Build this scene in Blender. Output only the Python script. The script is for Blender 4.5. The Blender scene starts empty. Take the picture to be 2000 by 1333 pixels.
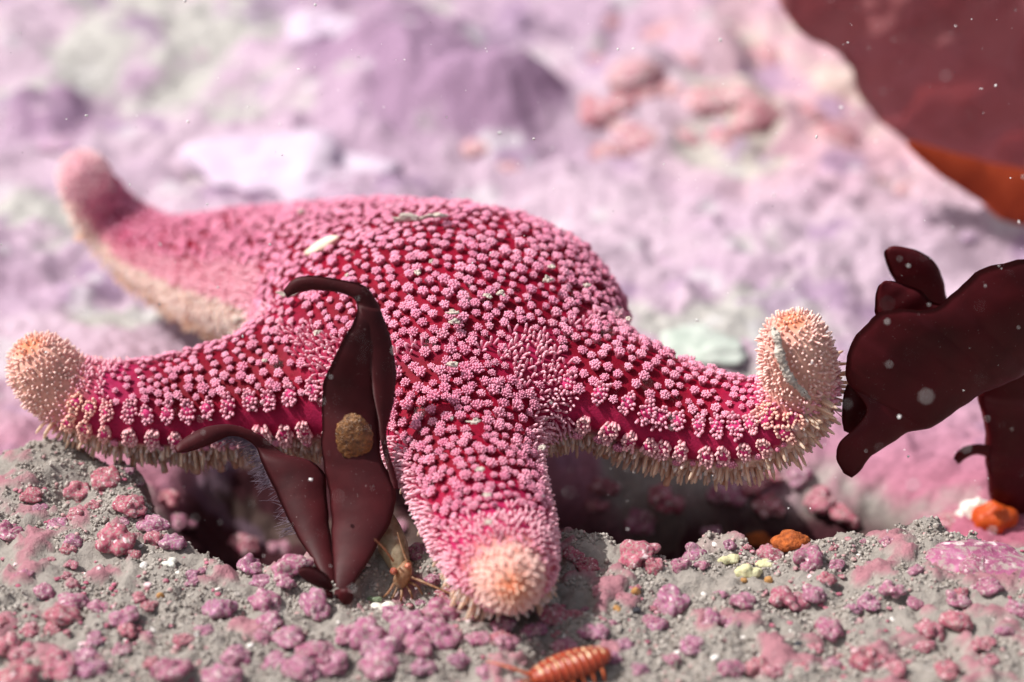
import bpy, bmesh, math, random
import numpy as np
from mathutils import Vector, Matrix
from mathutils.bvhtree import BVHTree

random.seed(7)
rng = np.random.default_rng(7)
scene = bpy.context.scene
COL = scene.collection
S = 0.01                       # everything below is written in centimetres

# ------------------------------------------------------------------ camera, light
PITCH = math.radians(25.0)
DIST = 40.0
CAM = np.array([0.0, -DIST * math.cos(PITCH), DIST * math.sin(PITCH)])
HFOV = math.radians(28.0)
FPX = 1000.0 / math.tan(HFOV / 2)
cd = bpy.data.cameras.new('camera')
cam = bpy.data.objects.new('camera', cd)
COL.objects.link(cam)
cam.location = Vector(CAM) * S
cam.rotation_euler = (math.pi / 2 - PITCH, 0, 0)
cd.sensor_width = 36.0
cd.lens = 18.0 / math.tan(HFOV / 2)
cd.clip_start = 0.005
cd.clip_end = 50.0
cd.dof.use_dof = True
cd.dof.focus_distance = 0.336
cd.dof.aperture_fstop = 10.0
cd.dof.aperture_blades = 7
scene.camera = cam

SUN_EL, SUN_AZ = math.radians(54), math.radians(180 + 3)      # direction towards the sun, from +x counter-clockwise
sd = Vector((math.cos(SUN_EL) * math.cos(SUN_AZ), math.cos(SUN_EL) * math.sin(SUN_AZ), math.sin(SUN_EL)))
sl = bpy.data.lights.new('sun', 'SUN')
sl.energy = 4.2
sl.angle = math.radians(0.5)
sl.color = (1.0, 0.965, 0.92)
so = bpy.data.objects.new('sun', sl)
so.rotation_euler = sd.to_track_quat('Z', 'Y').to_euler()
COL.objects.link(so)

w = bpy.data.worlds.new('World')
scene.world = w
w.use_nodes = True
wn = w.node_tree
sky = wn.nodes.new('ShaderNodeTexSky')
sky.sky_type = 'NISHITA'
sky.sun_disc = False
sky.sun_elevation = SUN_EL
sky.sun_rotation = math.pi / 2 - SUN_AZ
sky.dust_density = 4.0
sky.ozone_density = 0.3
bg = wn.nodes['Background']
bg.inputs[1].default_value = 0.095
hs = wn.nodes.new('ShaderNodeHueSaturation')          # the water takes the blue out of the skylight
hs.inputs['Saturation'].default_value = 0.45
wn.links.new(sky.outputs[0], hs.inputs['Color'])
wn.links.new(hs.outputs[0], bg.inputs[0])
scene.view_settings.view_transform = 'Standard'
scene.view_settings.look = 'None'
scene.view_settings.gamma = 1.0
scene.view_settings.exposure = 0.27
scene.unit_settings.system = 'METRIC'
scene.cycles.use_denoising = True
scene.cycles.max_bounces = 8

# ------------------------------------------------------------------ maths helpers
FWD = np.array([0, math.cos(PITCH), -math.sin(PITCH)])
UPV = np.array([0, math.sin(PITCH), math.cos(PITCH)])
RGT = np.array([1.0, 0, 0])

def ray(px, py):
    d = FWD + RGT * ((px - 1000.0) / FPX) - UPV * ((py - 666.5) / FPX)
    return d / np.linalg.norm(d)

def at(px, py, z):                 # point of the plane at height z
    d = ray(px, py)
    return CAM + d * ((z - CAM[2]) / d[2])

def aty(px, py, y):                # point of the upright plane at depth y
    d = ray(px, py)
    return CAM + d * ((y - CAM[1]) / d[1])

def lin(c):
    c = np.asarray(c, float) / 255.0
    return np.where(c <= 0.04045, c / 12.92, ((c + 0.055) / 1.055) ** 2.4)

def sstep(a, b, x):
    t = np.clip((x - a) / (b - a), 0, 1)
    return t * t * (3 - 2 * t)

def mix(a, b, f):
    f = np.asarray(f)[..., None]
    return np.asarray(a) * (1 - f) + np.asarray(b) * f

def unit(v):
    v = np.asarray(v, float)
    return v / np.maximum(np.linalg.norm(v, axis=-1, keepdims=True), 1e-9)

def hash3(i, j, k, seed):
    n = (i * 73856093) ^ (j * 19349663) ^ (k * 83492791) ^ (seed * 2654435761 % 2147483647)
    n = (n ^ (n >> 13)) * 1274126177
    n = n & 0x7fffffff
    n = (n ^ (n >> 16)) * 1103515245
    return (n & 0x7fffffff) / 2147483647.0

def vnoise(P, seed=0):             # value noise in three dimensions, 0..1
    P = np.asarray(P, float)
    i = np.floor(P).astype(np.int64)
    f = P - i
    f = f * f * f * (f * (f * 6 - 15) + 10)
    r = 0
    for a in (0, 1):
        for b in (0, 1):
            for c in (0, 1):
                wgt = (f[..., 0] if a else 1 - f[..., 0]) * (f[..., 1] if b else 1 - f[..., 1]) * (f[..., 2] if c else 1 - f[..., 2])
                r = r + wgt * hash3(i[..., 0] + a, i[..., 1] + b, i[..., 2] + c, seed)
    return r

def fbm(P, octv=4, seed=0, gain=0.5):
    P = np.asarray(P, float)
    r, amp, tot = 0, 1.0, 0.0
    for o in range(octv):
        r = r + amp * vnoise(P * (2.03 ** o) + 17.3 * o, seed + o)
        tot += amp
        amp *= gain
    return r / tot

def catmull(pts, n):
    pts = np.asarray(pts, float)
    m = len(pts)
    p = np.vstack([2 * pts[0] - pts[1], pts, 2 * pts[-1] - pts[-2]])
    t = np.linspace(0, m - 1, n)
    i = np.minimum(t.astype(int), m - 2)
    f = (t - i)[:, None]
    p0, p1, p2, p3 = p[i], p[i + 1], p[i + 2], p[i + 3]
    return 0.5 * (2 * p1 + (p2 - p0) * f + (2 * p0 - 5 * p1 + 4 * p2 - p3) * f ** 2 + (3 * p1 - p0 - 3 * p2 + p3) * f ** 3)

# ------------------------------------------------------------------ object helpers
def make_mesh(name, V, faces, colors=None, mats=None, smooth=True):
    me = bpy.data.meshes.new(name)
    V = np.asarray(V, float) * S
    loops, starts, totals = [], [], []
    pos = 0
    for F in faces:
        F = np.asarray(F, np.int32)
        if F.size == 0:
            continue
        k = F.shape[1]
        loops.append(F.ravel())
        starts.append(pos + np.arange(len(F)) * k)
        totals.append(np.full(len(F), k))
        pos += F.size
    loops = np.concatenate(loops); starts = np.concatenate(starts); totals = np.concatenate(totals)
    me.vertices.add(len(V)); me.vertices.foreach_set('co', V.astype(np.float32).ravel())
    me.loops.add(len(loops)); me.loops.foreach_set('vertex_index', loops.astype(np.int32))
    me.polygons.add(len(starts))
    me.polygons.foreach_set('loop_start', starts.astype(np.int32))
    me.polygons.foreach_set('use_smooth', np.full(len(starts), smooth))
    me.update(calc_edges=True)
    me.validate()
    if colors is not None:
        ca = me.color_attributes.new('Col', 'FLOAT_COLOR', 'POINT')
        c = np.ones((len(V), 4), np.float32); c[:, :3] = colors
        ca.data.foreach_set('color', c.ravel())
    if mats:
        me.materials.append(mats)
    return me

def put(name, me, parent=None, loc=None, label=None, cat=None, group=None, kind=None):
    o = bpy.data.objects.new(name, me)
    COL.objects.link(o)
    if loc is not None:
        o.location = Vector(loc) * S
    if parent is not None:
        o.parent = parent
    tag(o, label, cat, group, kind)
    return o

def tag(o, label=None, cat=None, group=None, kind=None):
    if label: o['label'] = label
    if cat: o['category'] = cat
    if group: o['group'] = group
    if kind: o['kind'] = kind
    return o

def empty(name, loc, label, cat, group=None):
    o = bpy.data.objects.new(name, None)
    o.empty_display_size = 0.01
    COL.objects.link(o)
    o.location = Vector(loc) * S
    return tag(o, label, cat, group)

# ------------------------------------------------------------------ materials
class N:
    def __init__(self, name):
        self.m = bpy.data.materials.new(name)
        self.m.use_nodes = True
        self.t = self.m.node_tree
        self.b = self.t.nodes['Principled BSDF']
        self.out = self.t.nodes['Material Output']
    def n(self, typ, **kw):
        x = self.t.nodes.new(typ)
        for k, v in kw.items():
            setattr(x, k, v)
        return x
    def l(self, a, b): self.t.links.new(a, b)
    def coord(self):
        tc = self.n('ShaderNodeTexCoord')
        vm = self.n('ShaderNodeVectorMath', operation='SCALE')
        vm.inputs['Scale'].default_value = 100.0
        self.l(tc.outputs['Object'], vm.inputs[0])
        return vm.outputs[0]
    def noise(self, scale, detail=3, rough=0.55, vec=None):
        x = self.n('ShaderNodeTexNoise')
        x.inputs['Scale'].default_value = scale
        x.inputs['Detail'].default_value = detail
        x.inputs['Roughness'].default_value = rough
        self.l(vec if vec is not None else self.coord(), x.inputs['Vector'])
        return x.outputs[0]
    def ramp(self, fac, stops):
        x = self.n('ShaderNodeValToRGB')
        e = x.color_ramp.elements
        while len(e) < len(stops): e.new(0.5)
        for i, (p, c) in enumerate(stops):
            e[i].position = p
            e[i].color = (*c, 1) if not np.isscalar(c) else (c, c, c, 1)
        self.l(fac, x.inputs[0])
        return x.outputs[0]
    def mixc(self, fac, a, b, mode='MIX'):
        x = self.n('ShaderNodeMix', data_type='RGBA', blend_type=mode)
        for s, v in ((x.inputs[0], fac), (x.inputs[6], a), (x.inputs[7], b)):
            if hasattr(v, 'links') or hasattr(v, 'is_linked'):
                self.l(v, s)
            else:
                s.default_value = v if np.isscalar(v) else (*v, 1)
        return x.outputs[2]
    def attr(self, name='Col'):
        x = self.n('ShaderNodeAttribute', attribute_name=name)
        return x.outputs['Color']
    def bump(self, h, strength=0.5, dist=0.05, normal=None):
        x = self.n('ShaderNodeBump')
        x.inputs['Strength'].default_value = strength
        x.inputs['Distance'].default_value = dist * S
        self.l(h, x.inputs['Height'])
        if normal is not None: self.l(normal, x.inputs['Normal'])
        return x.outputs[0]
    def set(self, **kw):
        names = dict(base='Base Color', rough='Roughness', spec='Specular IOR Level', sss='Subsurface Weight', normal='Normal',
                     trans='Transmission Weight', alpha='Alpha', coat='Coat Weight')
        for k, v in kw.items():
            s = self.b.inputs[names[k]]
            if hasattr(v, 'is_linked'): self.l(v, s)
            else: s.default_value = v if np.isscalar(v) else (*v, 1)
        return self
    def sssr(self, r, scale):
        self.b.inputs['Subsurface Radius'].default_value = r
        self.b.inputs['Subsurface Scale'].default_value = scale * S
        return self
    def translucent(self, fac, col):
        tr = self.n('ShaderNodeBsdfTranslucent')
        if hasattr(col, 'is_linked'): self.l(col, tr.inputs[0])
        else: tr.inputs[0].default_value = (*col, 1)
        mx = self.n('ShaderNodeMixShader')
        mx.inputs[0].default_value = fac
        self.l(self.b.outputs[0], mx.inputs[1]); self.l(tr.outputs[0], mx.inputs[2])
        self.l(mx.outputs[0], self.out.inputs[0])
        return self

def mat_star_skin():
    k = N('sea_star_skin')
    n = k.noise(9.0, 4)
    c = k.mixc(0.55, k.attr(), k.ramp(n, [(0.3, 0.45), (0.7, 1.0)]), 'MULTIPLY')
    k.set(base=c, rough=0.6, spec=0.10, sss=0.2, normal=k.bump(k.noise(26.0, 3), 0.35, 0.03)).sssr((1.0, 0.35, 0.4), 0.06)
    return k.m
def mat_spines():
    k = N('sea_star_spines')
    k.set(base=k.attr(), rough=0.6, spec=0.25, sss=0.15).sssr((1.0, 0.5, 0.5), 0.03)
    return k.m
def mat_fringe():
    k = N('sea_star_fringe')
    k.set(base=k.attr(), rough=0.55, spec=0.25, sss=0.3).sssr((1.0, 0.6, 0.45), 0.06)
    return k.translucent(0.4, k.attr()).m
def mat_seabed():
    k = N('seabed_silt_and_crust')
    v = k.coord()
    n1 = k.noise(7.0, 5, 0.65, v); n2 = k.noise(1.6, 4, 0.6, v)
    c = k.mixc(0.8, k.attr(), k.ramp(n1, [(0.30, 0.70), (0.66, 1.0)]), 'MULTIPLY')
    c = k.mixc(0.4, c, k.ramp(n2, [(0.3, 0.78), (0.65, 1.0)]), 'MULTIPLY')
    b1 = k.bump(k.noise(14.0, 4, 0.7, v), 0.7, 0.08)
    k.set(base=c, rough=0.95, spec=0.1, normal=b1)
    return k.m
def mat_coral(name, deep, mid, pale):
    k = N(name)
    oi = k.n('ShaderNodeObjectInfo')
    v = k.coord()
    off = k.n('ShaderNodeVectorMath', operation='ADD')
    sc = k.n('ShaderNodeVectorMath', operation='SCALE'); sc.inputs['Scale'].default_value = 37.0
    cmb = k.n('ShaderNodeCombineXYZ')
    k.l(oi.outputs['Random'], cmb.inputs[0]); k.l(oi.outputs['Random'], cmb.inputs[1])
    k.l(cmb.outputs[0], sc.inputs[0]); k.l(v, off.inputs[0]); k.l(sc.outputs[0], off.inputs[1])
    vv = off.outputs[0]
    base = k.ramp(k.noise(2.4, 4, 0.6, vv), [(0.3, deep), (0.5, mid), (0.72, pale)])
    var = k.ramp(oi.outputs['Random'], [(0.0, (0.86, 0.66, 0.72)), (0.5, (1, 0.95, 0.95)), (1.0, (0.88, 0.88, 0.98))])
    c = k.mixc(0.8, base, var, 'MULTIPLY')
    wf = k.ramp(k.noise(3.6, 3, 0.5, vv), [(0.59, 0.0), (0.66, 1.0)])
    c = k.mixc(wf, c, lin((232, 205, 210)))
    silt = k.ramp(k.noise(5.5, 5, 0.7, vv), [(0.48, 0.0), (0.60, 0.85)])
    c = k.mixc(silt, c, lin((168, 156, 148)))
    k.set(base=c, rough=0.75, spec=0.2, sss=0.08, normal=k.bump(k.noise(16.0, 4, 0.65, vv), 0.6, 0.05)).sssr((1, .5, .5), 0.05)
    return k.m
def mat_weed(name, c1, c2, fac, tcol, rough=0.32):
    k = N(name)
    n = k.noise(1.3, 4, 0.6)
    c = k.ramp(n, [(0.3, c1), (0.7, c2)])
    sp = k.ramp(k.noise(22.0, 2, 0.5), [(0.70, 0.0), (0.76, 0.55)])
    c = k.mixc(sp, c, lin((140, 115, 115)))
    k.set(base=c, rough=rough, spec=0.22, normal=k.bump(k.noise(4.0, 3), 0.15, 0.04))
    if fac: k.translucent(fac, tcol)
    return k.m
def mat_plain(name, c1, c2, scale=6.0, rough=0.7, sss=0.0, bump=0.4, trans=0.0, spec=0.3):
    k = N(name)
    c = k.ramp(k.noise(scale, 4, 0.6), [(0.32, c1), (0.68, c2)])
    k.set(base=c, rough=rough, spec=spec, sss=sss, normal=k.bump(k.noise(scale * 3, 3), bump, 0.05)).sssr((1, .6, .5), 0.05)
    if trans: k.translucent(trans, c)
    return k.m
def mat_attr(name, rough=0.8, spec=0.2, trans=0.0):
    k = N(name)
    k.set(base=k.attr(), rough=rough, spec=spec)
    if trans: k.translucent(trans, k.attr())
    return k.m

M_SKIN = mat_star_skin(); M_SPINE = mat_spines(); M_BED = mat_seabed(); M_FRINGE = mat_fringe()
M_CORAL = mat_coral('coralline_pink', lin((138, 62, 80)), lin((176, 92, 112)), lin((206, 138, 152)))
M_MAUVE = mat_coral('coralline_mauve', lin((130, 66, 96)), lin((168, 98, 130)), lin((204, 150, 176)))
M_ATTR = mat_attr('vertex_coloured_grains')
M_WEED_RED = mat_weed('deep_red_blade', lin((60, 14, 18)), lin((86, 20, 27)), 0.18, lin((160, 28, 34)), 0.45)
M_WEED = mat_weed('dark_red_blade', lin((54, 18, 22)), lin((78, 25, 30)), 0.16, lin((150, 30, 36)), 0.55)

# ------------------------------------------------------------------ seabed height
CREST = np.array([at(px, py, 0)[:2] for px, py in
    [(-500, 850), (0, 872), (170, 895), (270, 930), (350, 1060), (450, 1100), (560, 1085), (650, 1060), (780, 1060), (880, 1120), (1030, 1100),
     (1110, 1045), (1200, 1062), (1400, 1052), (1530, 1040), (1700, 1030), (1850, 1040), (2000, 1072), (2500, 1060)]])

def bed_parts(x, y):
    x = np.asarray(x, float); y = np.asarray(y, float)
    P2 = np.stack([x, y, np.zeros_like(x)], -1)
    yc = np.interp(x, CREST[:, 0], CREST[:, 1]) + 1.7 * (fbm(P2 * 0.9, 4, 5) - 0.5)
    s = sstep(-0.15, 1.8, y - yc)
    return P2, s

PITS = [(-4.0, -2.6, 2.3, 4.0), (3.4, -4.0, 3.9, 2.6), (-0.5, -3.6, 3.2, 2.6)]
LUMPS = []      # (x, y, radius, height)
def bed_height(x, y):
    P2, s = bed_parts(x, y)
    z = -2.2 * s
    for hx, hy, rx, ry in PITS:
        z = z - 2.4 * s * np.exp(-(((x - hx) / rx) ** 4 + ((y - hy) / ry) ** 4))
    z = z + np.maximum(y - 7, 0) * 0.09 + np.maximum(y - 22, 0) * 0.10
    z = z + 0.55 * (fbm(P2 * 0.45, 3, 1) - 0.5) * (0.5 + 0.5 * s)
    z = z + 0.40 * (fbm(P2 * 1.7, 4, 2) - 0.5)
    z = z - 0.1
    z = z + s * sstep(0, 12, y) * 2.3 * (fbm(P2 * 0.22 + 3.1, 3, 3) - 0.5)
    z = z + s * sstep(1, 10, y) * 0.7 * (fbm(P2 * 0.8 + 9.1, 3, 12) - 0.5)
    for lx, ly, r, h in LUMPS:
        z = z + h * np.exp(-((x - lx) ** 2 + (y - ly) ** 2) / (r * r))
    return z

def bed_hit(px, py):
    d = ray(px, py)
    t = np.arange(20, 110, 0.05)
    P = CAM + d * t[:, None]
    below = np.nonzero(P[:, 2] < bed_height(P[:, 0], P[:, 1]))[0]
    return P[below[0]] if len(below) else CAM + d * 100

for px, py, r, h in [(70, 905, 0.9, 0.45), (150, 960, 0.5, -0.25), (740, 1130, 0.7, -0.45), (830, 1130, 0.6, -0.5)]:
    p = at(px, py, 0)
    LUMPS.append((p[0], p[1], r, h))

MAUVE_SPOTS = []
for px, py, r, h in [(760, 150, 2.6, 1.1), (860, 210, 2.2, 0.9), (970, 225, 1.8, 0.9), (700, 70, 2.0, .5), (110, 215, 1.3, .5), (1040, 215, 1.0, .6)]:
    p = at(px, py, -1.0)
    LUMPS.append((p[0], p[1], r, h)); MAUVE_SPOTS.append((p[0], p[1], r))
for px, py, r, h in [(1130, 130, 1.0, .6), (1250, 180, 1.2, .8), (1380, 120, 1.2, .8), (1450, 210, 1.2, .8), (1620, 200, 1.6, .7), (1330, 50, 1.4, .7)]:
    p = at(px, py, -1.0)
    LUMPS.append((p[0], p[1], r, h))
def build_seabed():
    dists = [17.0]
    while dists[-1] < 125:
        dists.append(dists[-1] * 1.0024)
    ds = np.array(dists)
    ny, nx = len(ds), 520
    u = np.linspace(-1, 1, nx)
    ff = u * (0.55 + 0.45 * u * u)
    X = ds[:, None] * 0.72 * ff[None, :]
    Y = (ds - DIST * math.cos(PITCH))[:, None] + 0 * X
    Z = bed_height(X, Y)
    P2 = np.stack([X, Y, np.zeros_like(X)], -1)
    near = 1 - sstep(8, 25, Y)
    # crumbly silt surface
    Z = Z + near * 0.22 * (fbm(P2 * 5.5, 3, 20, 0.6) - 0.5) + near * 0.05 * np.abs(fbm(P2 * 13, 2, 24) - 0.5) * 2
    _, s = bed_parts(X, Y)
    # crust pattern
    pz = np.stack([X, Y, Z], -1)
    front = fbm(pz * np.array([1.3, 1.3, 1.0]), 4, 31)
    fr_mask = sstep(0.60, 0.65, front) * sstep(0.42, 0.60, fbm(pz * 3.1, 3, 33))
    back = fbm(pz * 0.34 + 4, 4, 41)
    bk_mask = sstep(0.34, 0.46, back)
    crust = (1 - s) * fr_mask * 0.65 + s * bk_mask
    Z = Z + (1 - s) * 0.10 * fr_mask + s * 0.12 * bk_mask
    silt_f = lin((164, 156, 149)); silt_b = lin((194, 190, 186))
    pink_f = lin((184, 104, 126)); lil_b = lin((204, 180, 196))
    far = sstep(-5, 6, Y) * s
    silt = mix(silt_f, silt_b, far)  # silt paler towards the back: sun and haze brightness put into the colour
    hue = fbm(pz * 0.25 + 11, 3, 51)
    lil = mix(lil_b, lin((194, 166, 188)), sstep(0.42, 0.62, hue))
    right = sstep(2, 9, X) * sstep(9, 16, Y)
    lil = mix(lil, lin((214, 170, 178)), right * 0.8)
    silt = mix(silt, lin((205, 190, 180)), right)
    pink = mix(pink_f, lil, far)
    c = mix(silt, pink, np.clip(crust, 0, 1))
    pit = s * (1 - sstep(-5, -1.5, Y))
    hol_shade = 0 * X
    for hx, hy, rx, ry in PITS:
        hol_shade = np.maximum(hol_shade, np.exp(-(((X - hx) / rx) ** 4 + ((Y - hy) / ry) ** 4)))
    c = mix(c, mix(lin((72, 40, 46)), lin((96, 78, 74)), sstep(0.52, 0.62, fbm(pz * 1.5, 3, 61))), sstep(0.10, 0.45, hol_shade) * sstep(0.25, 0.6, s))  # maroon crust darkened in the hollows: shade under the star put into the colour
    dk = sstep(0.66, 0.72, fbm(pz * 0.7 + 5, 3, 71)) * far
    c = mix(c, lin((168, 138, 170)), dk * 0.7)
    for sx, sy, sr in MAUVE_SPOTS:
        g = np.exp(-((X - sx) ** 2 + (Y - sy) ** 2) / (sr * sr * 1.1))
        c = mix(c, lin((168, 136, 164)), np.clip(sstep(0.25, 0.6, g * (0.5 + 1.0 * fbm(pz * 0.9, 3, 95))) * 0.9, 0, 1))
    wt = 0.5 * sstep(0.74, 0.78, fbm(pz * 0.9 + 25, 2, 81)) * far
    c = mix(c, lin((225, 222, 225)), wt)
    idx = np.arange(ny * nx).reshape(ny, nx)
    F = np.stack([idx[:-1, :-1], idx[:-1, 1:], idx[1:, 1:], idx[1:, :-1]], -1).reshape(-1, 4)
    V = np.stack([X, Y, Z], -1).reshape(-1, 3)
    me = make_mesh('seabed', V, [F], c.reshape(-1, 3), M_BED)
    put('seabed', me, kind='structure')
build_seabed()

# ------------------------------------------------------------------ spinelets: many small round-tipped rods in one mesh
def rods(P, D, L, R0, R1, C0, C1, sides=5, fr=(0.0, 0.5, 0.84, 0.97), rr=None):
    P = np.asarray(P, float); n = len(P)
    D = unit(D); L = np.broadcast_to(L, n); R0 = np.broadcast_to(R0, n); R1 = np.broadcast_to(R1, n)
    C0 = np.broadcast_to(C0, (n, 3)); C1 = np.broadcast_to(C1, (n, 3))
    ref = np.where(np.abs(D[:, 2:3]) < 0.9, np.array([[0, 0, 1.0]]), np.array([[1.0, 0, 0]]))
    A = unit(np.cross(D, ref)); B = np.cross(D, A)
    ph = np.arange(sides) / sides * 2 * np.pi
    ring = A[:, None, :] * np.cos(ph)[None, :, None] + B[:, None, :] * np.sin(ph)[None, :, None]
    Vs, Cs = [], []
    k = len(fr)
    for q, f in enumerate(fr):
        r = R0 + (R1 - R0) * f if q < k - 1 else 0.55 * R1
        Vs.append(P[:, None, :] + D[:, None, :] * (L * f)[:, None, None] + ring * r[:, None, None])
        Cs.append(np.repeat((C0 + (C1 - C0) * min(1, f * 1.15))[:, None, :], sides, 1))
    Vs.append((P + D * L[:, None])[:, None, :]); Cs.append(C1[:, None, :])
    V = np.concatenate(Vs, 1); C = np.concatenate(Cs, 1)
    m = V.shape[1]
    quads, tris = [], []
    for q in range(k - 1):
        for a in range(sides):
            b = (a + 1) % sides
            quads.append([q * sides + a, q * sides + b, (q + 1) * sides + b, (q + 1) * sides + a])
    for a in range(sides):
        tris.append([(k - 1) * sides + a, (k - 1) * sides + (a + 1) % sides, k * sides])
    off = (np.arange(n) * m)[:, None, None]
    Q = (np.array(quads)[None] + off).reshape(-1, 4)
    T = (np.array(tris)[None] + off).reshape(-1, 3)
    return V.reshape(-1, 3), Q, T, C.reshape(-1, 3)

class Batch:
    def __init__(self): self.a = []
    def add(self, P, D, L, R0, R1, C0, C1):
        n = len(P)
        if n == 0: return
        self.a.append((np.asarray(P, float).reshape(n, 3), np.asarray(D, float).reshape(n, 3), np.broadcast_to(L, n), np.broadcast_to(R0, n),
                       np.broadcast_to(R1, n), np.broadcast_to(C0, (n, 3)), np.broadcast_to(C1, (n, 3))))
    def mesh(self, name, mat, sides=5):
        z = [np.concatenate([t[i] for t in self.a]) for i in range(7)]
        V, Q, T, C = rods(*z, sides=sides)
        return make_mesh(name, V, [Q, T], C, mat)
#STAR
# ------------------------------------------------------------------ the sea star
O = at(880, 655, 1.2)
OM = (880, 655, 1.2)
ARMS = [
    dict(name='left', p=[OM, (700, 712, 1.2), (530, 755, 0.95), (370, 785, 0.75), (240, 792, 0.75), (150, 772, 0.95), (100, 742, 1.25), (84, 720, 1.5)]),
    dict(name='left rear', p=[OM, (720, 566, 0.9), (560, 540, 0.25), (430, 520, -0.2), (310, 494, -0.4), (225, 435, 0.0), (182, 385, 0.65), (164, 345, 1.2)]),
    dict(name='right rear', p=[OM, (930, 530, 0.9), (985, 530, 0.35), (1032, 532, 0.0), (1070, 536, -0.25), (1098, 542, -0.4), (1110, 545, -0.45)]),
    dict(name='right', p=[OM, (1025, 715, 1.4), (1180, 752, 1.45), (1310, 802, 1.12), (1430, 830, 1.05), (1525, 812, 1.35), (1562, 755, 1.95), (1552, 678, 2.75)]),
    dict(name='front', p=[OM, (884, 770, 1.35), (905, 870, 1.15), (935, 960, 0.95), (962, 1040, 0.75), (982, 1100, 0.72), (992, 1128, 0.82), (996, 1138, 0.95)]),
]
WF = [0, .15, .32, .5, .66, .78, .88, 1.0]
WW = [2.1, 1.92, 1.58, 1.24, 0.98, 0.80, 0.66, 0.54]
HU = [1.4, 1.22, 1.04, 0.88, 0.76, 0.64, 0.58, 0.52]
HL = [0.75, 0.72, 0.68, 0.66, 0.64, 0.60, 0.56, 0.52]
NS = 110
for a in ARMS:
    sp = catmull([at(*q) for q in a['p']], 400)
    seg = np.r_[0, np.cumsum(np.linalg.norm(np.diff(sp, axis=0), axis=1))]
    tt = np.linspace(0, seg[-1], NS)
    sp = np.stack([np.interp(tt, seg, sp[:, k]) for k in range(3)], 1)
    T = unit(np.gradient(sp, axis=0))
    U = np.zeros_like(T); u = np.array([0, 0, 1.0])
    for i in range(NS):                      # carry the up direction along the arm
        u = u - T[i] * (u @ T[i]); u = u / np.linalg.norm(u); U[i] = u
    a.update(sp=sp, T=T, U=U, L=np.cross(T, U), t=tt / seg[-1], len=seg[-1])
    k = {'left rear': 1.48, 'right rear': 0.74, 'right': 0.97}.get(a['name'], 1.0)
    kt = {'left rear': 0.72, 'left': 1.12, 'front': 1.25, 'right': 1.14}.get(a['name'], 1.0)
    k = k * (1 + (kt - 1) * np.clip((a['t'] - 0.6) / 0.3, 0, 1))
    if a['name'] == 'front':
        k = k * (1 - 0.34 * sstep(0.90, 0.985, a['t']))
    if a['name'] == 'right':
        k = k * (1 - 0.14 * (1 - sstep(0.35, 0.6, a['t'])))
    a['w'] = np.interp(a['t'], WF, WW) * k; a['hu'] = np.interp(a['t'], WF, HU) * k; a['hl'] = np.interp(a['t'], WF, HL) * k * (1 + {'left': 0.45, 'right': 0.38, 'left rear': 0.4}.get(a['name'], 0.1) * sstep(0.1, 0.3, a['t']) * (1 - sstep(0.62, 0.85, a['t'])))

def arm_eval(P, a):
    """nearest spine sample: distance (approximate), t, sideways and vertical offset"""
    P = np.asarray(P, float); n = len(P)
    out = np.empty((n, 5))
    for i in range(0, n, 60000):
        Q = P[i:i + 60000]
        d2 = (Q ** 2).sum(1)[:, None] - 2 * Q @ a['sp'].T + (a['sp'] ** 2).sum(1)[None]
        j = d2.argmin(1)
        r = Q - a['sp'][j]
        ax = (r * a['T'][j]).sum(1); u = (r * a['L'][j]).sum(1); v = (r * a['U'][j]).sum(1)
        ax = np.where(((j == NS - 1) & (ax > 0)) | ((j == 0) & (ax < 0)), ax, 0.0)
        w = a['w'][j]; h = np.where(v > 0, a['hu'][j], a['hl'][j])
        q = np.sqrt((u / w) ** 2 + (v / h) ** 2 + (ax / w) ** 2)
        g = np.sqrt((u / w ** 2) ** 2 + (v / h ** 2) ** 2 + (ax / w ** 2) ** 2) + 1e-6
        d = q * (q - 1) / g
        d = np.where(q < 0.15, -np.minimum(w, h) * 0.9, d)
        out[i:i + 60000] = np.stack([d, a['t'][j], u, v, h], 1)
    return out

def smin(a, b, k):
    h = np.maximum(k - np.abs(a - b), 0) / k
    return np.minimum(a, b) - h * h * h * k / 6

def star_sdf(P):
    r = P - O
    R = np.array([3.0, 3.0, 1.0])
    hz = np.where(r[:, 2] > 0, 1.42, 0.8)
    q = np.sqrt((r[:, 0] / 2.5) ** 2 + (r[:, 1] / 2.9) ** 2 + (r[:, 2] / hz) ** 2)
    g = np.sqrt((r[:, 0] / 6.25) ** 2 + (r[:, 1] / 8.41) ** 2 + (r[:, 2] / hz ** 2) ** 2) + 1e-6
    d = np.where(q < 0.2, -0.7, q * (q - 1) / g)
    for a in ARMS:
        d = smin(d, arm_eval(P, a)[:, 0], 0.8 if a['name'] == 'right rear' else 1.45)
    return d

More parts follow.
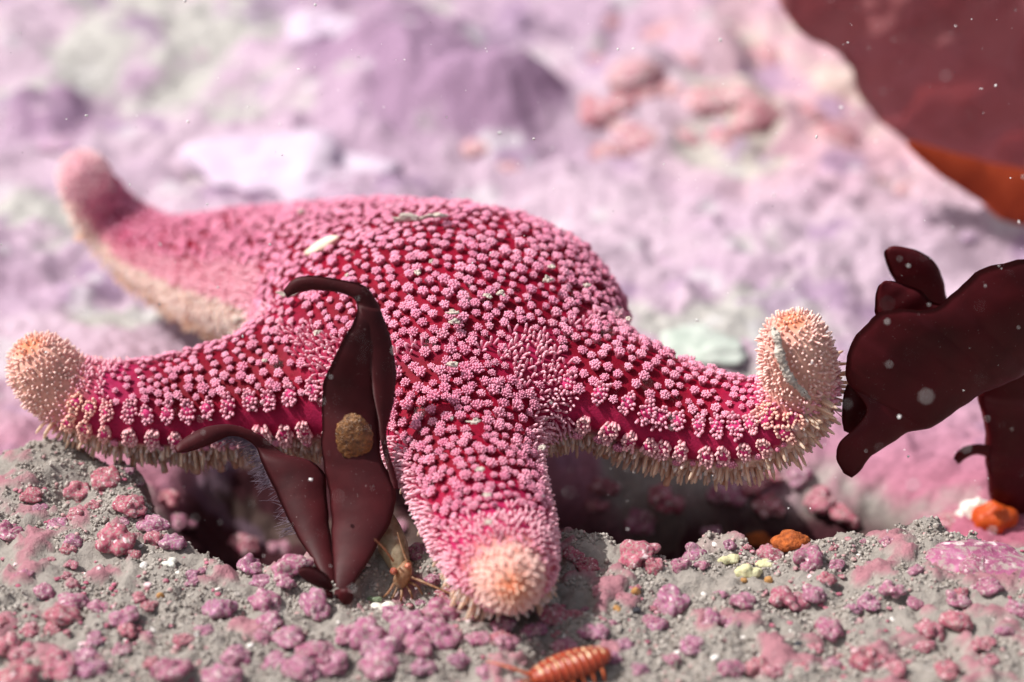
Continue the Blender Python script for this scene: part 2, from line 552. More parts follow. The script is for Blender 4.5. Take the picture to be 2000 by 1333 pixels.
def surface_nets(lo, hi, step):
    n = np.ceil((hi - lo) / step).astype(int) + 1
    ax = [lo[k] + step * np.arange(n[k]) for k in range(3)]
    G = np.stack(np.meshgrid(*ax, indexing='ij'), -1)
    F = star_sdf(G.reshape(-1, 3)).reshape(n)
    ins = F < 0
    c = n - 1
    cnt = np.zeros(c); acc = np.zeros((*c, 3))
    base = G[:-1, :-1, :-1]
    def sl(o): return tuple(slice(o[k], o[k] + c[k]) for k in range(3))
    for d in range(3):
        e = np.eye(3, dtype=int)[d]
        oth = [k for k in range(3) if k != d]
        for i in (0, 1):
            for j in (0, 1):
                o = np.zeros(3, int); o[oth[0]] = i; o[oth[1]] = j
                f0, f1 = F[sl(o)], F[sl(o + e)]
                x = (f0 < 0) != (f1 < 0)
                t = np.where(x, f0 / np.where(x, f0 - f1, 1), 0)
                cnt += x
                pos = o[None, None, None, :] + e * t[..., None]
                acc += pos * x[..., None]
    act = cnt > 0
    idx = -np.ones(c, int); idx[act] = np.arange(act.sum())
    V = base[act] + acc[act] / cnt[act][:, None] * step
    Q = []
    for d in range(3):
        e = np.eye(3, dtype=int)[d]
        o1, o2 = [np.eye(3, dtype=int)[k] for k in ((d + 1) % 3, (d + 2) % 3)]
        s0 = [slice(1, n[k] - 1) for k in range(3)]; s0[d] = slice(0, n[d] - 1)
        s1 = list(s0); s1[d] = slice(1, n[d])
        a, b = ins[tuple(s0)], ins[tuple(s1)]
        I = np.argwhere(a != b)
        flip = a[tuple(I.T)]
        I = I + (np.ones(3, int) - e)
        q = np.stack([idx[tuple((I - o1 - o2).T)], idx[tuple((I - o2).T)], idx[tuple(I.T)], idx[tuple((I - o1).T)]], 1)
        q[~flip] = q[~flip][:, ::-1]
        Q.append(q)
    return V, np.concatenate(Q)

allsp = np.concatenate([a['sp'] for a in ARMS])
SV, SQ = surface_nets(allsp.min(0) - 2.3, allsp.max(0) + 2.3, 0.105)
# light smoothing along the mesh
ed = np.concatenate([SQ[:, [0, 1]], SQ[:, [1, 2]], SQ[:, [2, 3]], SQ[:, [3, 0]]])
for it in range(5):
    acc = np.zeros_like(SV); cn = np.zeros(len(SV))
    for i, j in ((0, 1), (1, 0)):
        np.add.at(acc, ed[:, i], SV[ed[:, j]]); np.add.at(cn, ed[:, i], 1)
    SV = SV * 0.4 + 0.6 * acc / cn[:, None]

def star_params(P):
    E = [arm_eval(P, a) for a in ARMS]
    D = np.stack([e[:, 0] for e in E], 1)
    order = D.argsort(1)
    i1 = order[:, 0]; ar = np.arange(len(P))
    d1 = D[ar, i1]; d2 = D[ar, order[:, 1]]
    T = np.stack([e[:, 1] for e in E], 1)[ar, i1]; U = np.stack([e[:, 2] for e in E], 1)[ar, i1]
    Vv = np.stack([e[:, 3] for e in E], 1)[ar, i1]
    rad = np.linalg.norm((P - O)[:, :2], axis=1)
    pair = ((i1 == 3) & (order[:, 1] == 4)) | ((i1 == 4) & (order[:, 1] == 3))
    inter = (1 - sstep(0.15, np.where(pair, 1.15, 0.6), d2 - d1)) * sstep(np.where(pair, 2.2, 2.8), np.where(pair, 3.0, 3.6), rad) * (1 - sstep(0.30, 0.55, T))
    th = np.degrees(np.arctan2(Vv, np.abs(U) + 1e-6))
    return dict(arm=i1, t=T, u=U, v=Vv, th=th, inter=inter, rad=rad)

def vert_normals(V, Q):
    fn = np.cross(V[Q[:, 2]] - V[Q[:, 0]], V[Q[:, 3]] - V[Q[:, 1]])
    n = np.zeros_like(V)
    for k in range(4): np.add.at(n, Q[:, k], fn)
    return unit(n)
SN = vert_normals(SV, SQ)
if (SN * (SV - O)).sum(1).mean() < 0:
    SQ = SQ[:, ::-1]; SN = -SN

CR = lin((148, 14, 46)); CR_DEEP = lin((122, 7, 33)); MAG = lin((200, 52, 112)); PALE = lin((222, 140, 165)); CREAM = lin((240, 210, 194))
PEACH = lin((238, 186, 168)); EYE = lin((226, 128, 84)); BAND = lin((176, 40, 84))

def eye_dist(P):
    return np.min([np.linalg.norm(P - (a['sp'][-1] + a['T'][-1] * a['w'][-1] * 0.95 - a['U'][-1] * 0.02), axis=1) for a in ARMS if 'rear' not in a['name']], 0)

def skin_colour(P, Nn, q):
    patch = fbm(P * 1.2, 3, 91)
    c = mix(CR_DEEP, CR, sstep(0.35, 0.65, patch))
    t, th = q['t'], q['th']
    c = mix(c, MAG, sstep(0.66, 0.86, t) * 0.6)
    side = (1 - sstep(2, 26, th)) * sstep(0.2, 0.35, t)
    c = mix(c, BAND, side * 0.8)
    c = mix(c, MAG, q['inter'] * 0.5)
    und = sstep(np.where(q['arm'] == 1, 12, -17), np.where(q['arm'] == 1, -6, -27), th) * (np.maximum(sstep(0.12, 0.3, t), 0))
    und = np.maximum(und, sstep(-0.35, -0.8, Nn[:, 2]) * (1 - sstep(0.5, 0.8, t)))
    c = mix(c, CREAM, und)
    tip = sstep(np.array([0.84, 0.975, 0.88, 0.84, 0.90])[q['arm']], np.array([0.955, 1.0, 0.97, 0.955, 0.98])[q['arm']], t)
    c = mix(c, PEACH, tip * 0.9)
    c = mix(c, lin((232, 170, 185)), (q['arm'] == 1) * sstep(0.90, 0.985, t))
    c = mix(c, EYE, (1 - sstep(0.10, 0.36, eye_dist(P))) * 0.8)
    return c, und, tip

sq = star_params(SV)
sc_, _, _ = skin_colour(SV, SN, sq)
star = empty('sea_star', (O[0], O[1], 0), 'crimson and pink five-armed sea star with knobbly skin, arms curled up at their pale tips', 'sea star')
star_loc = np.array([O[0], O[1], 0.0])
star_me = make_mesh('body', SV - star_loc, [SQ], sc_, M_SKIN)
put('body', star_me, star)
tri = np.concatenate([SQ[:, [0, 1, 2]], SQ[:, [0, 2, 3]]])
STAR_BVH = BVHTree.FromPolygons([tuple(v) for v in SV], [tuple(int(i) for i in f) for f in SQ])

def star_hit(px, py):
    d = ray(px, py)
    h = STAR_BVH.ray_cast(Vector(CAM), Vector(d))
    return (np.array(h[0]), np.array(h[1])) if h[0] is not None else (None, None)

def arm_surface(a, i, th, side):
    d = a['L'][i] * side * math.cos(math.radians(th)) + a['U'][i] * math.sin(math.radians(th))
    h = STAR_BVH.ray_cast(Vector(a['sp'][i]), Vector(d), 4.0)
    if h[0] is None: return None, None
    n = np.array(h[1])
    if n @ d < 0: n = -n
    return np.array(h[0]), n

# ---- marginal tufts: two rows along each side of each arm
tufts = []        # (arm, side, row, batch)
TP = []           # positions kept free of other spines
for ai, a in enumerate(ARMS):
    for side in (1, -1):
        if ai not in (0, 3): continue
        for row, th in ((0, 21.0), (1, -9.0)):
            s_ = (0.42 if ai == 3 else 0.26) * a['len'] + rng.random() * 0.1
            while s_ < 0.90 * a['len']:
                i = int(s_ / a['len'] * (NS - 1))
                f = s_ / a['len']
                s_ += (0.40 - 0.10 * f) * rng.uniform(0.9, 1.15)
                p, n = arm_surface(a, i, th + rng.normal(0, 1.0), side)
                if p is None: continue
                q = star_params(p[None])
                if q['arm'][0] != ai or q['inter'][0] > 0.45: continue
                n = unit(n + (0.15 + 0.5 * row) * a['L'][i] * side)
                down = unit(-a['U'][i] + n * (a['U'][i] @ n)); al = np.cross(n, down)
                k = rng.integers(22, 30)
                size = (1.0 - 0.25 * f) * rng.uniform(0.85, 1.1)
                hv, hw = 0.25 * size, 0.145 * size
                g = []
                while len(g) < k:
                    x, y = rng.uniform(-1, 1, 2)
                    if x * x + y * y < 1 and all((x - gx) ** 2 + ((y - gy) * hv / hw) ** 2 * 0.5 > 0.10 for gx, gy in g[-40:]) or rng.random() < 0.04:
                        g.append((x, y))
                g = np.array(g)
                bp = p + al * (g[:, 0:1] * hw * 0.8) + down * (g[:, 1:2] * hv * 0.85)
                dd = n * 1.0 + al * g[:, 0:1] * 0.35 + down * (g[:, 1:2] * 0.5 + (0.25 if row else 0.05))
                top = lin((226, 160, 178)) if row == 0 else lin((228, 176, 180))
                top = mix(top, PEACH, sstep(0.75, 0.9, f))
                b = Batch()
                b.add(p[None] - n * 0.06, n[None], [0.16], [0.17 * size], [0.12 * size], CR, MAG)
                b.add(bp - unit(dd) * 0.05, dd, 0.17 * size + rng.uniform(0, 0.06, k), 0.030, 0.030, mix(MAG, PALE, 0.4), top * rng.uniform(0.9, 1.08, (k, 1)))
                vis = (n @ (CAM - p)) / np.linalg.norm(CAM - p)
                tufts.append((ai, side, row, f, p, b, vis))
                TP.append(p)
# the tufts that face the camera are parts of their own, the rest go into the shared covering
cover = Batch()
seen = []
for tf in tufts:
    p = tf[4]
    h = STAR_BVH.ray_cast(Vector(CAM), Vector(unit(p - CAM)))
    vis = h[0] is not None and np.linalg.norm(np.array(h[0]) - p) < 0.25 and tf[0] in (0, 3, 4)
    if vis and len(seen) < 100:
        seen.append(tf)
    else:
        cover.a += tf[5].a
for tf in seen:
    b = tf[5]
    b.a = [(z[0] - star_loc, *z[1:]) for z in b.a]
    put('marginal_tuft', b.mesh('marginal_tuft', M_SPINE, 6), star)

# ---- paxillae and fine spines over the rest of the skin
# candidates: jittered points on the faces, dense
fv = SV[SQ]; fn_ = SN[SQ].mean(1)
rep = 3
uv = rng.random((len(SQ), rep, 2))
bil = (fv[:, None, 0] * ((1 - uv[..., :1]) * (1 - uv[..., 1:])) + fv[:, None, 1] * (uv[..., :1] * (1 - uv[..., 1:]))
       + fv[:, None, 2] * (uv[..., :1] * uv[..., 1:]) + fv[:, None, 3] * ((1 - uv[..., :1]) * uv[..., 1:])).reshape(-1, 3)
bn = np.repeat(fn_, rep, 0)
perm = rng.permutation(len(bil)); bil = bil[perm]; bn = unit(bn[perm])
# transverse rows on the arms come first
rowP, rowN = [], []
for ai, a in enumerate(ARMS):
    s_ = 0.22 * a['len']
    while s_ < 0.9 * a['len']:
        i = int(s_ / a['len'] * (NS - 1))
        for side in (1, -1):
            th = 12.0 + rng.uniform(0, 8)
            while th < 90:
                ii = min(NS - 1, i + int((th - 10) / 90 * 3))
                p, n = arm_surface(a, ii, th, side)
                th += rng.uniform(10, 15)
                if p is None: continue
                rowP.append(p + a['T'][ii] * rng.normal(0, 0.012)); rowN.append(n)
        s_ += 0.27 + rng.uniform(-.015, .015)
bil = np.concatenate([np.array(rowP), bil]); bn = np.concatenate([np.array(rowN), bn])
Q = star_params(bil)
_, und, tip = skin_colour(bil, bn, Q)
t, th, inter = Q['t'], Q['th'], Q['inter']
margin = ((th > -17) & (th < 16) & (t > np.where(Q['arm'] == 3, 0.44, 0.30)) & (inter < 0.45) & (tip < 0.5) & np.isin(Q['arm'], (0, 3)))
front = np.isin(Q['arm'], (1, 2, 4))
fine = np.clip(np.maximum(inter * 1.3, np.where(front, sstep(np.where(Q['arm'] == 1, 30, 30), np.where(Q['arm'] == 1, 16, 14), th) * sstep(0.12, 0.3, t), np.maximum(sstep(26, 12, th) * sstep(0.2, 0.3, t) * 0.3, (Q['arm'] == 3) * sstep(24, 12, th) * sstep(0.15, 0.25, t) * (1 - sstep(0.42, 0.46, t))))), 0, 1)
fine = np.maximum(fine, sstep(0.80, 0.86, t) * (Q['arm'] != 1))
lower_front = front * sstep(0.25, 0.5, t)
spacing = 0.176 + 0.06 * (fbm(bil * 0.9, 2, 101) - 0.5)
spacing = spacing * (1 - 0.26 * sstep(0.45, 0.85, t)) * (1 - 0.02 * lower_front)
spacing = spacing + (0.125 - spacing) * fine
spacing = np.where(und > 0.5, 0.105, spacing)
spacing = np.where(tip > 0.5, 0.060, spacing)
ok = ~margin
grid = {}
cell = 0.14
acc_i = []
TPa = np.array(TP)
tgrid = {}
for p in TPa:
    tgrid.setdefault(tuple((p // 0.3).astype(int)), []).append(p)
keys = (bil // cell).astype(int)
for i in range(len(bil)):
    if not ok[i]: continue
    kx, ky, kz = keys[i]; r = spacing[i]; r2 = r * r; p = bil[i]; bad = False
    R_ = 2 if r > cell else 1
    px_, py_, pz_ = p
    for dx in range(-R_, R_ + 1):
        for dy in range(-R_, R_ + 1):
            for dz in range(-R_, R_ + 1):
                for (x, y, z, rr2) in grid.get((kx + dx, ky + dy, kz + dz), ()):
                    dd = (x - px_) ** 2 + (y - py_) ** 2 + (z - pz_) ** 2
                    if dd < min(r2, rr2) or dd < 0.25 * max(r2, rr2): bad = True; break
                if bad: break
            if bad: break
        if bad: break
    if bad: continue
    if und[i] < 0.5 and tip[i] < 0.5:
        k3 = tuple((p // 0.3).astype(int))
        for dx in (-1, 0, 1):
            for dy in (-1, 0, 1):
                for dz in (-1, 0, 1):
                    for tp in tgrid.get((k3[0] + dx, k3[1] + dy, k3[2] + dz), ()):
                        if ((tp - p) ** 2).sum() < 0.045: bad = True
        if bad: continue
    grid.setdefault((kx, ky, kz), []).append((px_, py_, pz_, r2))
    acc_i.append(i)
acc_i = np.array(acc_i)
print('paxillae', len(acc_i), 'candidates', len(bil), 'tufts', len(tufts), 'seen', len(seen))

TOPC = lin((232, 164, 186)); TOP2 = lin((218, 140, 168)); STALK = lin((176, 42, 84))
under = Batch(); tips = Batch()
GR = math.pi * (3 - math.sqrt(5))
for i in acc_i:
    p, n = bil[i], bn[i]
    r_ = np.cross(n, [0.3, 0.2, 0.9]); A = r_ / np.linalg.norm(r_); B = np.cross(n, A)
    a = ARMS[Q['arm'][i]]
    if tip[i] > 0.5:
        ed_ = eye_dist(p[None])[0]
        d = n + 0.2 * rng.normal(0, 1, 3) + a['T'][-1] * 0.25
        L = rng.uniform(0.07, 0.15)
        if Q['arm'][i] == 1: ed_ = 9.0
        c1 = mix(lin((240, 204, 194)), lin((238, 188, 150)), 0.5 * (1 - sstep(0.10, 0.40, ed_)))
        c0 = mix(lin((222, 160, 156)), EYE, 0.7 * (1 - sstep(0.12, 0.42, ed_)))
        if Q['arm'][i] == 1: c0, c1 = lin((236, 186, 194)), lin((248, 218, 220))
        if Q['arm'][i] in (0, 3, 4):
            bl = 1 - sstep(0.6, 1.0, tip[i]); c0 = mix(c0, MAG, bl * .7); c1 = mix(c1, lin((236, 170, 190)), bl)
        cover.add([p - n * 0.03], [d], [L], [0.028], [0.020], c0, c1)
        continue
    if und[i] > 0.5:
        if Q['th'][i] < -72 and Q['rad'][i] > 3: 
            if rng.random() < 0.5: continue
        out = a['L'][0] * 0
        d = n + np.array([0, 0, -0.35]) + 0.25 * rng.normal(0, 1, 3)
        under.add([p - n * 0.03], [d], [rng.uniform(0.14, 0.24)], [0.040], [0.026], lin((226, 186, 162)) if Q['arm'][i] != 1 else lin((246, 220, 212)), lin((252, 238, 230)) * rng.uniform(0.9, 1.05))
        continue
    f = fine[i]; sp = spacing[i]
    if f > 0.55 or (f > 0.3 and rng.random() < f):
        k = rng.integers(3, 6)
        ph = rng.uniform(0, 6.28)
        ang = ph + np.arange(k) * 2 * np.pi / k
        o = A * np.cos(ang)[:, None] + B * np.sin(ang)[:, None]
        d = n + o * 0.38 + rng.normal(0, 0.1, (k, 3))
        cover.add(p + o * 0.035 - n * 0.02, d, rng.uniform(0.13, 0.20, k) * (1 - 0.35 * sstep(0.78, 0.86, t[i])), 0.026, 0.022, mix(MAG, PALE, 0.35), mix(TOPC, lin((238, 186, 198)), f * 0.9) * rng.uniform(0.9, 1.08, (k, 1)))
        continue
    # a paxilla: a stalk with a crown of rounded spinelets
    sz = sp / 0.228 * rng.uniform(0.70, 1.2)
    if rng.random() < 0.02: continue
    splay = 0.22 + 0.22 * lower_front[i] + 0.4 * f
    if rng.random() < 0.12: splay += 0.35
    H = (0.065 + rng.uniform(0, 0.05)) * sz
    k = int(rng.integers(15, 20))
    tilt = n + rng.normal(0, 0.08, 3); tilt /= np.linalg.norm(tilt)
    warm = rng.uniform(0, 1)
    tc = mix(TOP2, TOPC, warm) * rng.uniform(0.92, 1.1)
    if Q['arm'][i] in (1, 2): tc = tc * np.array([1.0, 0.97, 1.0])
    cover.add([p - n * 0.05], [tilt], [H + 0.10], [0.066 * sz], [0.092 * sz], CR_DEEP, mix(STALK, tc, 0.6))
    j = np.arange(k)
    rr = np.sqrt((j + 0.35) / k); ang = j * GR + rng.uniform(0, 6.28)
    o = A * (rr * np.cos(ang))[:, None] + B * (rr * np.sin(ang))[:, None]
    d = tilt + o * (splay * 1.6)
    base = p + tilt * (H * 0.75) + o * 0.082 * sz
    L = (0.125 - 0.045 * rr) * sz * rng.uniform(0.9, 1.1, k) * (1 + 0.25 * lower_front[i])
    cover.add(base, d, L, 0.024 * sz, 0.0265 * sz * (1 - 0.08 * lower_front[i]), mix(STALK, tc, 0.35), tc * rng.uniform(0.93, 1.07, (k, 1)))
# fringe of cream spines along the lower edge of every arm
for ai, a in enumerate(ARMS):
    for side in (1, -1):
        s_ = 0.2 * a['len']
        while s_ < 0.93 * a['len']:
            i = int(s_ / a['len'] * (NS - 1)); s_ += rng.uniform(0.025, 0.045)
            p, n = arm_surface(a, i, rng.uniform(-66, -22), side)
            if p is None: continue
            d = n * 0.6 - a['U'][i] * 0.9 + a['L'][i] * side * 0.3 + 0.15 * rng.normal(0, 1, 3)
            under.add([p - unit(d) * 0.05], [d], [rng.uniform(0.22, 0.40)], [0.038], [0.025], lin((240, 198, 172)), lin((248, 222, 200)) * rng.uniform(0.88, 1.04))
for b in (cover, under):
    b.a = [(z[0] - star_loc, *z[1:]) for z in b.a]
put('skin_paxillae', cover.mesh('skin_paxillae', M_SPINE), star, kind='stuff')
put('underside_spines', under.mesh('underside_spines', M_FRINGE), star, kind='stuff')
# tube feet along the camera side of the left arm and a few under the right arm
M_TUBE = mat_plain('tube_foot_skin', lin((226, 178, 148)), lin((236, 196, 166)), 5, 0.4, 0.3, 0.1, 0.25)
def tube_foot(p, d, L):
    b = Batch()
    V, Q_, T_, C_ = rods([p - star_loc], [d], [L], [0.045], [0.062], PEACH, PEACH, 9, (0, .25, .5, .7, .82, .92, .98))
    put('tube_foot', make_mesh('tube_foot', V, [Q_, T_], None, M_TUBE), star)
for ai, n_, side in ((0, 16, 1), (3, 5, 1)):
    a = ARMS[ai]
    for q in range(n_):
        i = int((0.36 + 0.42 * (q + rng.random()) / n_) * (NS - 1))
        best = None
        for sd_ in (1, -1):
            p, n = arm_surface(a, i, -64 + rng.normal(0, 5), sd_)
            if p is not None and (best is None or p[1] < best[0][1]): best = (p, n, sd_)
        p, n, sd_ = best
        tube_foot(p, unit(-a['U'][i] + 0.5 * a['L'][i] * sd_ + 0.2 * rng.normal(0, 1, 3)), rng.uniform(0.22, 0.40))
# sieve plate on the disc
p, n = star_hit(640, 492)
if p is not None:
    bm = bmesh.new(); bmesh.ops.create_icosphere(bm, subdivisions=3, radius=1)
    V = np.array([v.co[:] for v in bm.verts]); F = np.array([[v.index for v in f.verts] for f in bm.faces]); bm.free()
    A = unit(np.cross(n, [0, 1, 0.2])); B = np.cross(n, A)
    r_ = 1 + 0.5 * (fbm(V * 2.2, 2, 7) - 0.5)
    V = p - star_loc + A * (V[:, :1] * 0.36 * r_[:, None]) + B * (V[:, 1:2] * 0.17 * r_[:, None]) + n * (V[:, 2:] * 0.10 + 0.15)
    put('sieve_plate', make_mesh('sieve_plate', V, [F], None, mat_plain('sieve_plate_cream', lin((226, 200, 178)), lin((240, 222, 200)), 7, 0.7)), star)
#REST
# ------------------------------------------------------------------ ribbons and blades
def blade_mesh(name, A, B, cup, thick, mat, n=60, m=14, ripple=0.0, org=(0, 0, 0), seed=0):
    """a leaf-like blade between two edges: a closed shell with rounded margins, cupped across"""
    A = catmull(A, n); B = catmull(B, n)
    jg = np.minimum(1, np.minimum(np.arange(n), n - 1 - np.arange(n)) / 8.0)[:, None]
    wv = np.linalg.norm(B - A, axis=1, keepdims=True)
    A = A + (np.stack([fbm(A * 2.6 + 7 * q + seed, 3, 40 + q) for q in range(3)], 1) - 0.5) * 0.085 * jg * np.minimum(wv, 1.2)
    B = B + (np.stack([fbm(B * 2.6 + 7 * q + seed, 3, 50 + q) for q in range(3)], 1) - 0.5) * 0.085 * jg * np.minimum(wv, 1.2)
    s = np.linspace(0, 1, m)
    P = A[:, None] * (1 - s)[None, :, None] + B[:, None] * s[None, :, None]
    mid = (A + B) / 2
    T = unit(np.gradient(mid, axis=0)); W = B - A
    Nn = unit(np.cross(W, T))
    Nn = np.where((Nn @ (-FWD))[:, None] < 0, -Nn, Nn)
    for _ in range(3):
        Nn = unit(np.vstack([Nn[:1], (Nn[:-2] + Nn[1:-1] + Nn[2:]) / 3, Nn[-1:]]))
    wid = np.linalg.norm(W, axis=1)
    cupv = np.interp(np.linspace(0, 1, n), np.linspace(0, 1, len(cup)), cup) if not np.isscalar(cup) else np.full(n, cup)
    off = (cupv * wid)[:, None] * (4 * s * (1 - s))[None, :]
    if ripple:
        off = off + ripple * (fbm(P * 0.8 + seed, 3, 3 + seed) - 0.5) * 2
    P = P + Nn[:, None, :] * off[..., None]
    th = thick * np.maximum(1 - np.abs(2 * s - 1) ** 4, 0.0) ** 0.5
    ends = np.minimum(1, np.minimum(np.arange(n), n - 1 - np.arange(n)) / 3.0) ** 0.5
    H = Nn[:, None, :] * (th[None, :] * ends[:, None])[..., None] * 0.5
    F_, K_ = P + H, P - H
    F_ = F_.reshape(-1, 3); K_ = K_.reshape(-1, 3)
    V = np.concatenate([F_, K_]) - np.asarray(org)
    i = np.arange(n * m).reshape(n, m)
    q = np.stack([i[:-1, :-1], i[:-1, 1:], i[1:, 1:], i[1:, :-1]], -1).reshape(-1, 4)
    rim = [i[0, :], i[1:, -1], i[-1, -2::-1], i[-2:0:-1, 0]]
    rim = np.concatenate(rim)
    r2 = np.roll(rim, -1)
    sidef = np.stack([rim, rim + n * m, r2 + n * m, r2], -1)
    return make_mesh(name, V, [q[:, ::-1], q + n * m, sidef], None, mat)

def edge(pts):
    return [aty(*p) for p in pts]

def tube_mesh(name, pts, r, mat, n=40, sides=8, org=(0, 0, 0), colors=None):
    P = catmull(pts, n)
    R = np.interp(np.linspace(0, 1, n), np.linspace(0, 1, len(r)), r) if not np.isscalar(r) else np.full(n, r)
    T = unit(np.gradient(P, axis=0)); u = np.array([0.3, 0.5, 0.8]); U = []
    for k in range(n):
        u = u - T[k] * (u @ T[k]); u = u / np.linalg.norm(u); U.append(u)
    U = np.array(U); L = np.cross(T, U)
    ph = np.arange(sides) / sides * 2 * np.pi
    V = P[:, None] + (U[:, None] * np.cos(ph)[None, :, None] + L[:, None] * np.sin(ph)[None, :, None]) * R[:, None, None]
    V = np.concatenate([V.reshape(-1, 3), P[:1], P[-1:]]) - np.asarray(org)
    i = np.arange(n * sides).reshape(n, sides); j = np.roll(i, -1, 1)
    q = np.stack([i[:-1], j[:-1], j[1:], i[1:]], -1).reshape(-1, 4)
    t1 = np.stack([j[0], i[0], np.full(sides, n * sides)], -1); t2 = np.stack([i[-1], j[-1], np.full(sides, n * sides + 1)], -1)
    return make_mesh(name, V, [q, t1, t2], colors, mat)

def lumpy(seed, k=9, spread=0.55, r=(0.35, 0.6), sub=4, noise=0.10, flat=0.8, clip=None):
    """a cauliflower-like lump of merged knobs, radius about 1, resting on its underside"""
    g = np.random.default_rng(seed)
    bm = bmesh.new(); bmesh.ops.create_icosphere(bm, subdivisions=sub, radius=1)
    D = np.array([v.co[:] for v in bm.verts]); F = np.array([[v.index for v in f.verts] for f in bm.faces]); bm.free()
    D = unit(D)
    R = np.full(len(D), 0.35)
    for q in range(k):
        c = g.normal(0, 1, 3); c[2] = abs(c[2]) * 0.8 - 0.1; c = c / np.linalg.norm(c) * spread * g.uniform(0.7, 1.1)
        rr = g.uniform(*r)
        cd_ = D @ c; disc = rr * rr - c @ c + cd_ ** 2
        hit = np.where((disc > 0), cd_ + np.sqrt(np.maximum(disc, 0)), 0)
        R = np.maximum(R, hit)
    R = R * (1 + noise * (fbm(D * 3.0 + seed, 3, seed) - 0.5) * 2)
    V = D * R[:, None] * np.array([1, 1, flat])
    # soften the creases a little
    e = np.concatenate([F[:, [0, 1]], F[:, [1, 2]], F[:, [2, 0]]])
    acc = np.zeros_like(V); cn = np.zeros(len(V))
    for i, j in ((0, 1), (1, 0)):
        np.add.at(acc, e[:, i], V[e[:, j]]); np.add.at(cn, e[:, i], 1)
    V = 0.5 * V + 0.5 * acc / cn[:, None]
    return V, F

# ------------------------------------------------------------------ the dark red seaweed in front of the star
base = bed_hit(662, 1162)
LB = base
weed = empty('red_seaweed', base, 'dark maroon seaweed with two tall twisted blades standing in front of the sea star', 'seaweed')
Y0 = base[1]
def yl(py, lean=1.9, y0=None):       # the plant leans back towards the star as it rises
    return Y0 + 2.3 * (1 - math.exp(-max(0, 1162 - py) / 260.0))
TA = [(657, 1168), (652, 1125), (649, 1060), (645, 1000), (640, 950), (633, 900), (629, 850), (628, 800), (633, 750), (648, 705), (672, 660), (690, 625), (697, 602), (690, 583), (668, 570), (640, 566), (605, 566), (576, 575), (561, 582)]
TB = [(672, 1170), (697, 1132), (735, 1070), (766, 1010), (774, 960), (752, 915), (742, 875), (748, 830), (771, 780), (773, 735), (768, 690), (760, 655), (748, 618), (735, 585), (710, 556), (662, 545), (612, 538), (574, 545), (553, 568)]
tw = np.array([0.0, 0, .05, .1, .1, .1, .05, 0, -.1, -.2, -.25, -.2, -.1, 0, .05, .05, .05, 0, 0])
A = [aty(x, y, yl(y) + d) for (x, y), d in zip(TA, tw)]
B = [aty(x, y, yl(y) - d) for (x, y), d in zip(TB, tw)]
put('blade', blade_mesh('blade', A, B, [.05, .10, .12, .12, .12, .1, .14, .2, .25, .2, .15, .1], 0.075, M_WEED, 90, 16, 0.04, base, 1), weed)
FA = [(700, 596), (711, 650), (720, 700), (727, 760), (738, 815), (743, 860), (757, 920), (768, 955)]
FB = [(742, 604), (763, 660), (771, 720), (770, 780), (753, 842), (752, 880), (768, 925), (777, 958)]
A = [aty(x, y, yl(y) - 0.16) for x, y in FA]; B = [aty(x, y, yl(y) - 0.06) for x, y in FB]
put('folded_margin', blade_mesh('folded_margin', A, B, .14, 0.07, M_WEED, 50, 10, 0.02, base, 2), weed)
SA = [(650, 1160), (625, 1120), (597, 1075), (562, 1012), (532, 950), (512, 905), (500, 876), (478, 858), (448, 853), (410, 868), (372, 882), (345, 886)]
SB = [(657, 1158), (655, 1105), (646, 1045), (641, 980), (634, 930), (610, 900), (552, 884), (505, 848), (452, 830), (405, 834), (366, 852), (339, 874)]
sy = [0, .1, .2, .3, .4, .45, .5, .45, .35, .2, .1, 0]
A = [aty(x, y, yl(y) + d) for (x, y), d in zip(SA, sy)]; B = [aty(x, y, yl(y) + d + .1) for (x, y), d in zip(SB, sy)]
put('blade', blade_mesh('blade', A, B, [.05, .12, .15, .15, .1, -.1, .15, .22, .2, .1], 0.07, M_WEED, 80, 14, 0.03, base, 5), weed)
def leaflet(A2, B2, y, cup=0.15, th=0.08):
    put('young_blade', blade_mesh('young_blade', [aty(*p, y) for p in A2], [aty(*p, y - 0.05) for p in B2], cup, th, M_WEED, 30, 10, 0.0, base), weed)
leaflet([(650, 1153), (628, 1150), (602, 1138), (587, 1124), (583, 1115)], [(652, 1146), (640, 1124), (616, 1108), (594, 1106), (584, 1112)], Y0 - 0.15)
leaflet([(663, 1150), (660, 1162), (663, 1174), (672, 1180), (677, 1181)], [(676, 1149), (688, 1155), (691, 1168), (686, 1178), (679, 1181)], Y0 - 0.35)
leaflet([(652, 1168), (645, 1166), (636, 1163), (632, 1160)], [(652, 1160), (646, 1156), (638, 1155), (632, 1158)], Y0 - 0.3)
V, F = lumpy(5, 7); V = V * np.array([.22, .18, .12])
put('holdfast', make_mesh('holdfast', V + np.array([0, 0, 0.02]), [F], None, M_WEED), weed)
# pale hairs along the left margin of the short blade
hb = Batch()
M_HAIR = mat_plain('hair_fuzz', lin((120, 100, 118)), lin((165, 150, 165)), 8, 0.7, 0, 0.1, 0.4)
SAc = catmull([aty(x, y, yl(y) + d) for (x, y), d in zip(SA, sy)], 200)
for q in range(330):
    i = int(rng.uniform(75, 150)) if rng.random() < .85 else int(rng.uniform(45, 80))
    p = SAc[i]; d = np.array([-1.0, rng.normal(0, .5), rng.normal(-.35, .35)])
    hb.add([p - base], [d], [rng.uniform(.08, .34)], [.006], [.003], PALE, PALE)
put('hair_fuzz', hb.mesh('hair_fuzz', M_HAIR, 3), weed, kind='stuff')

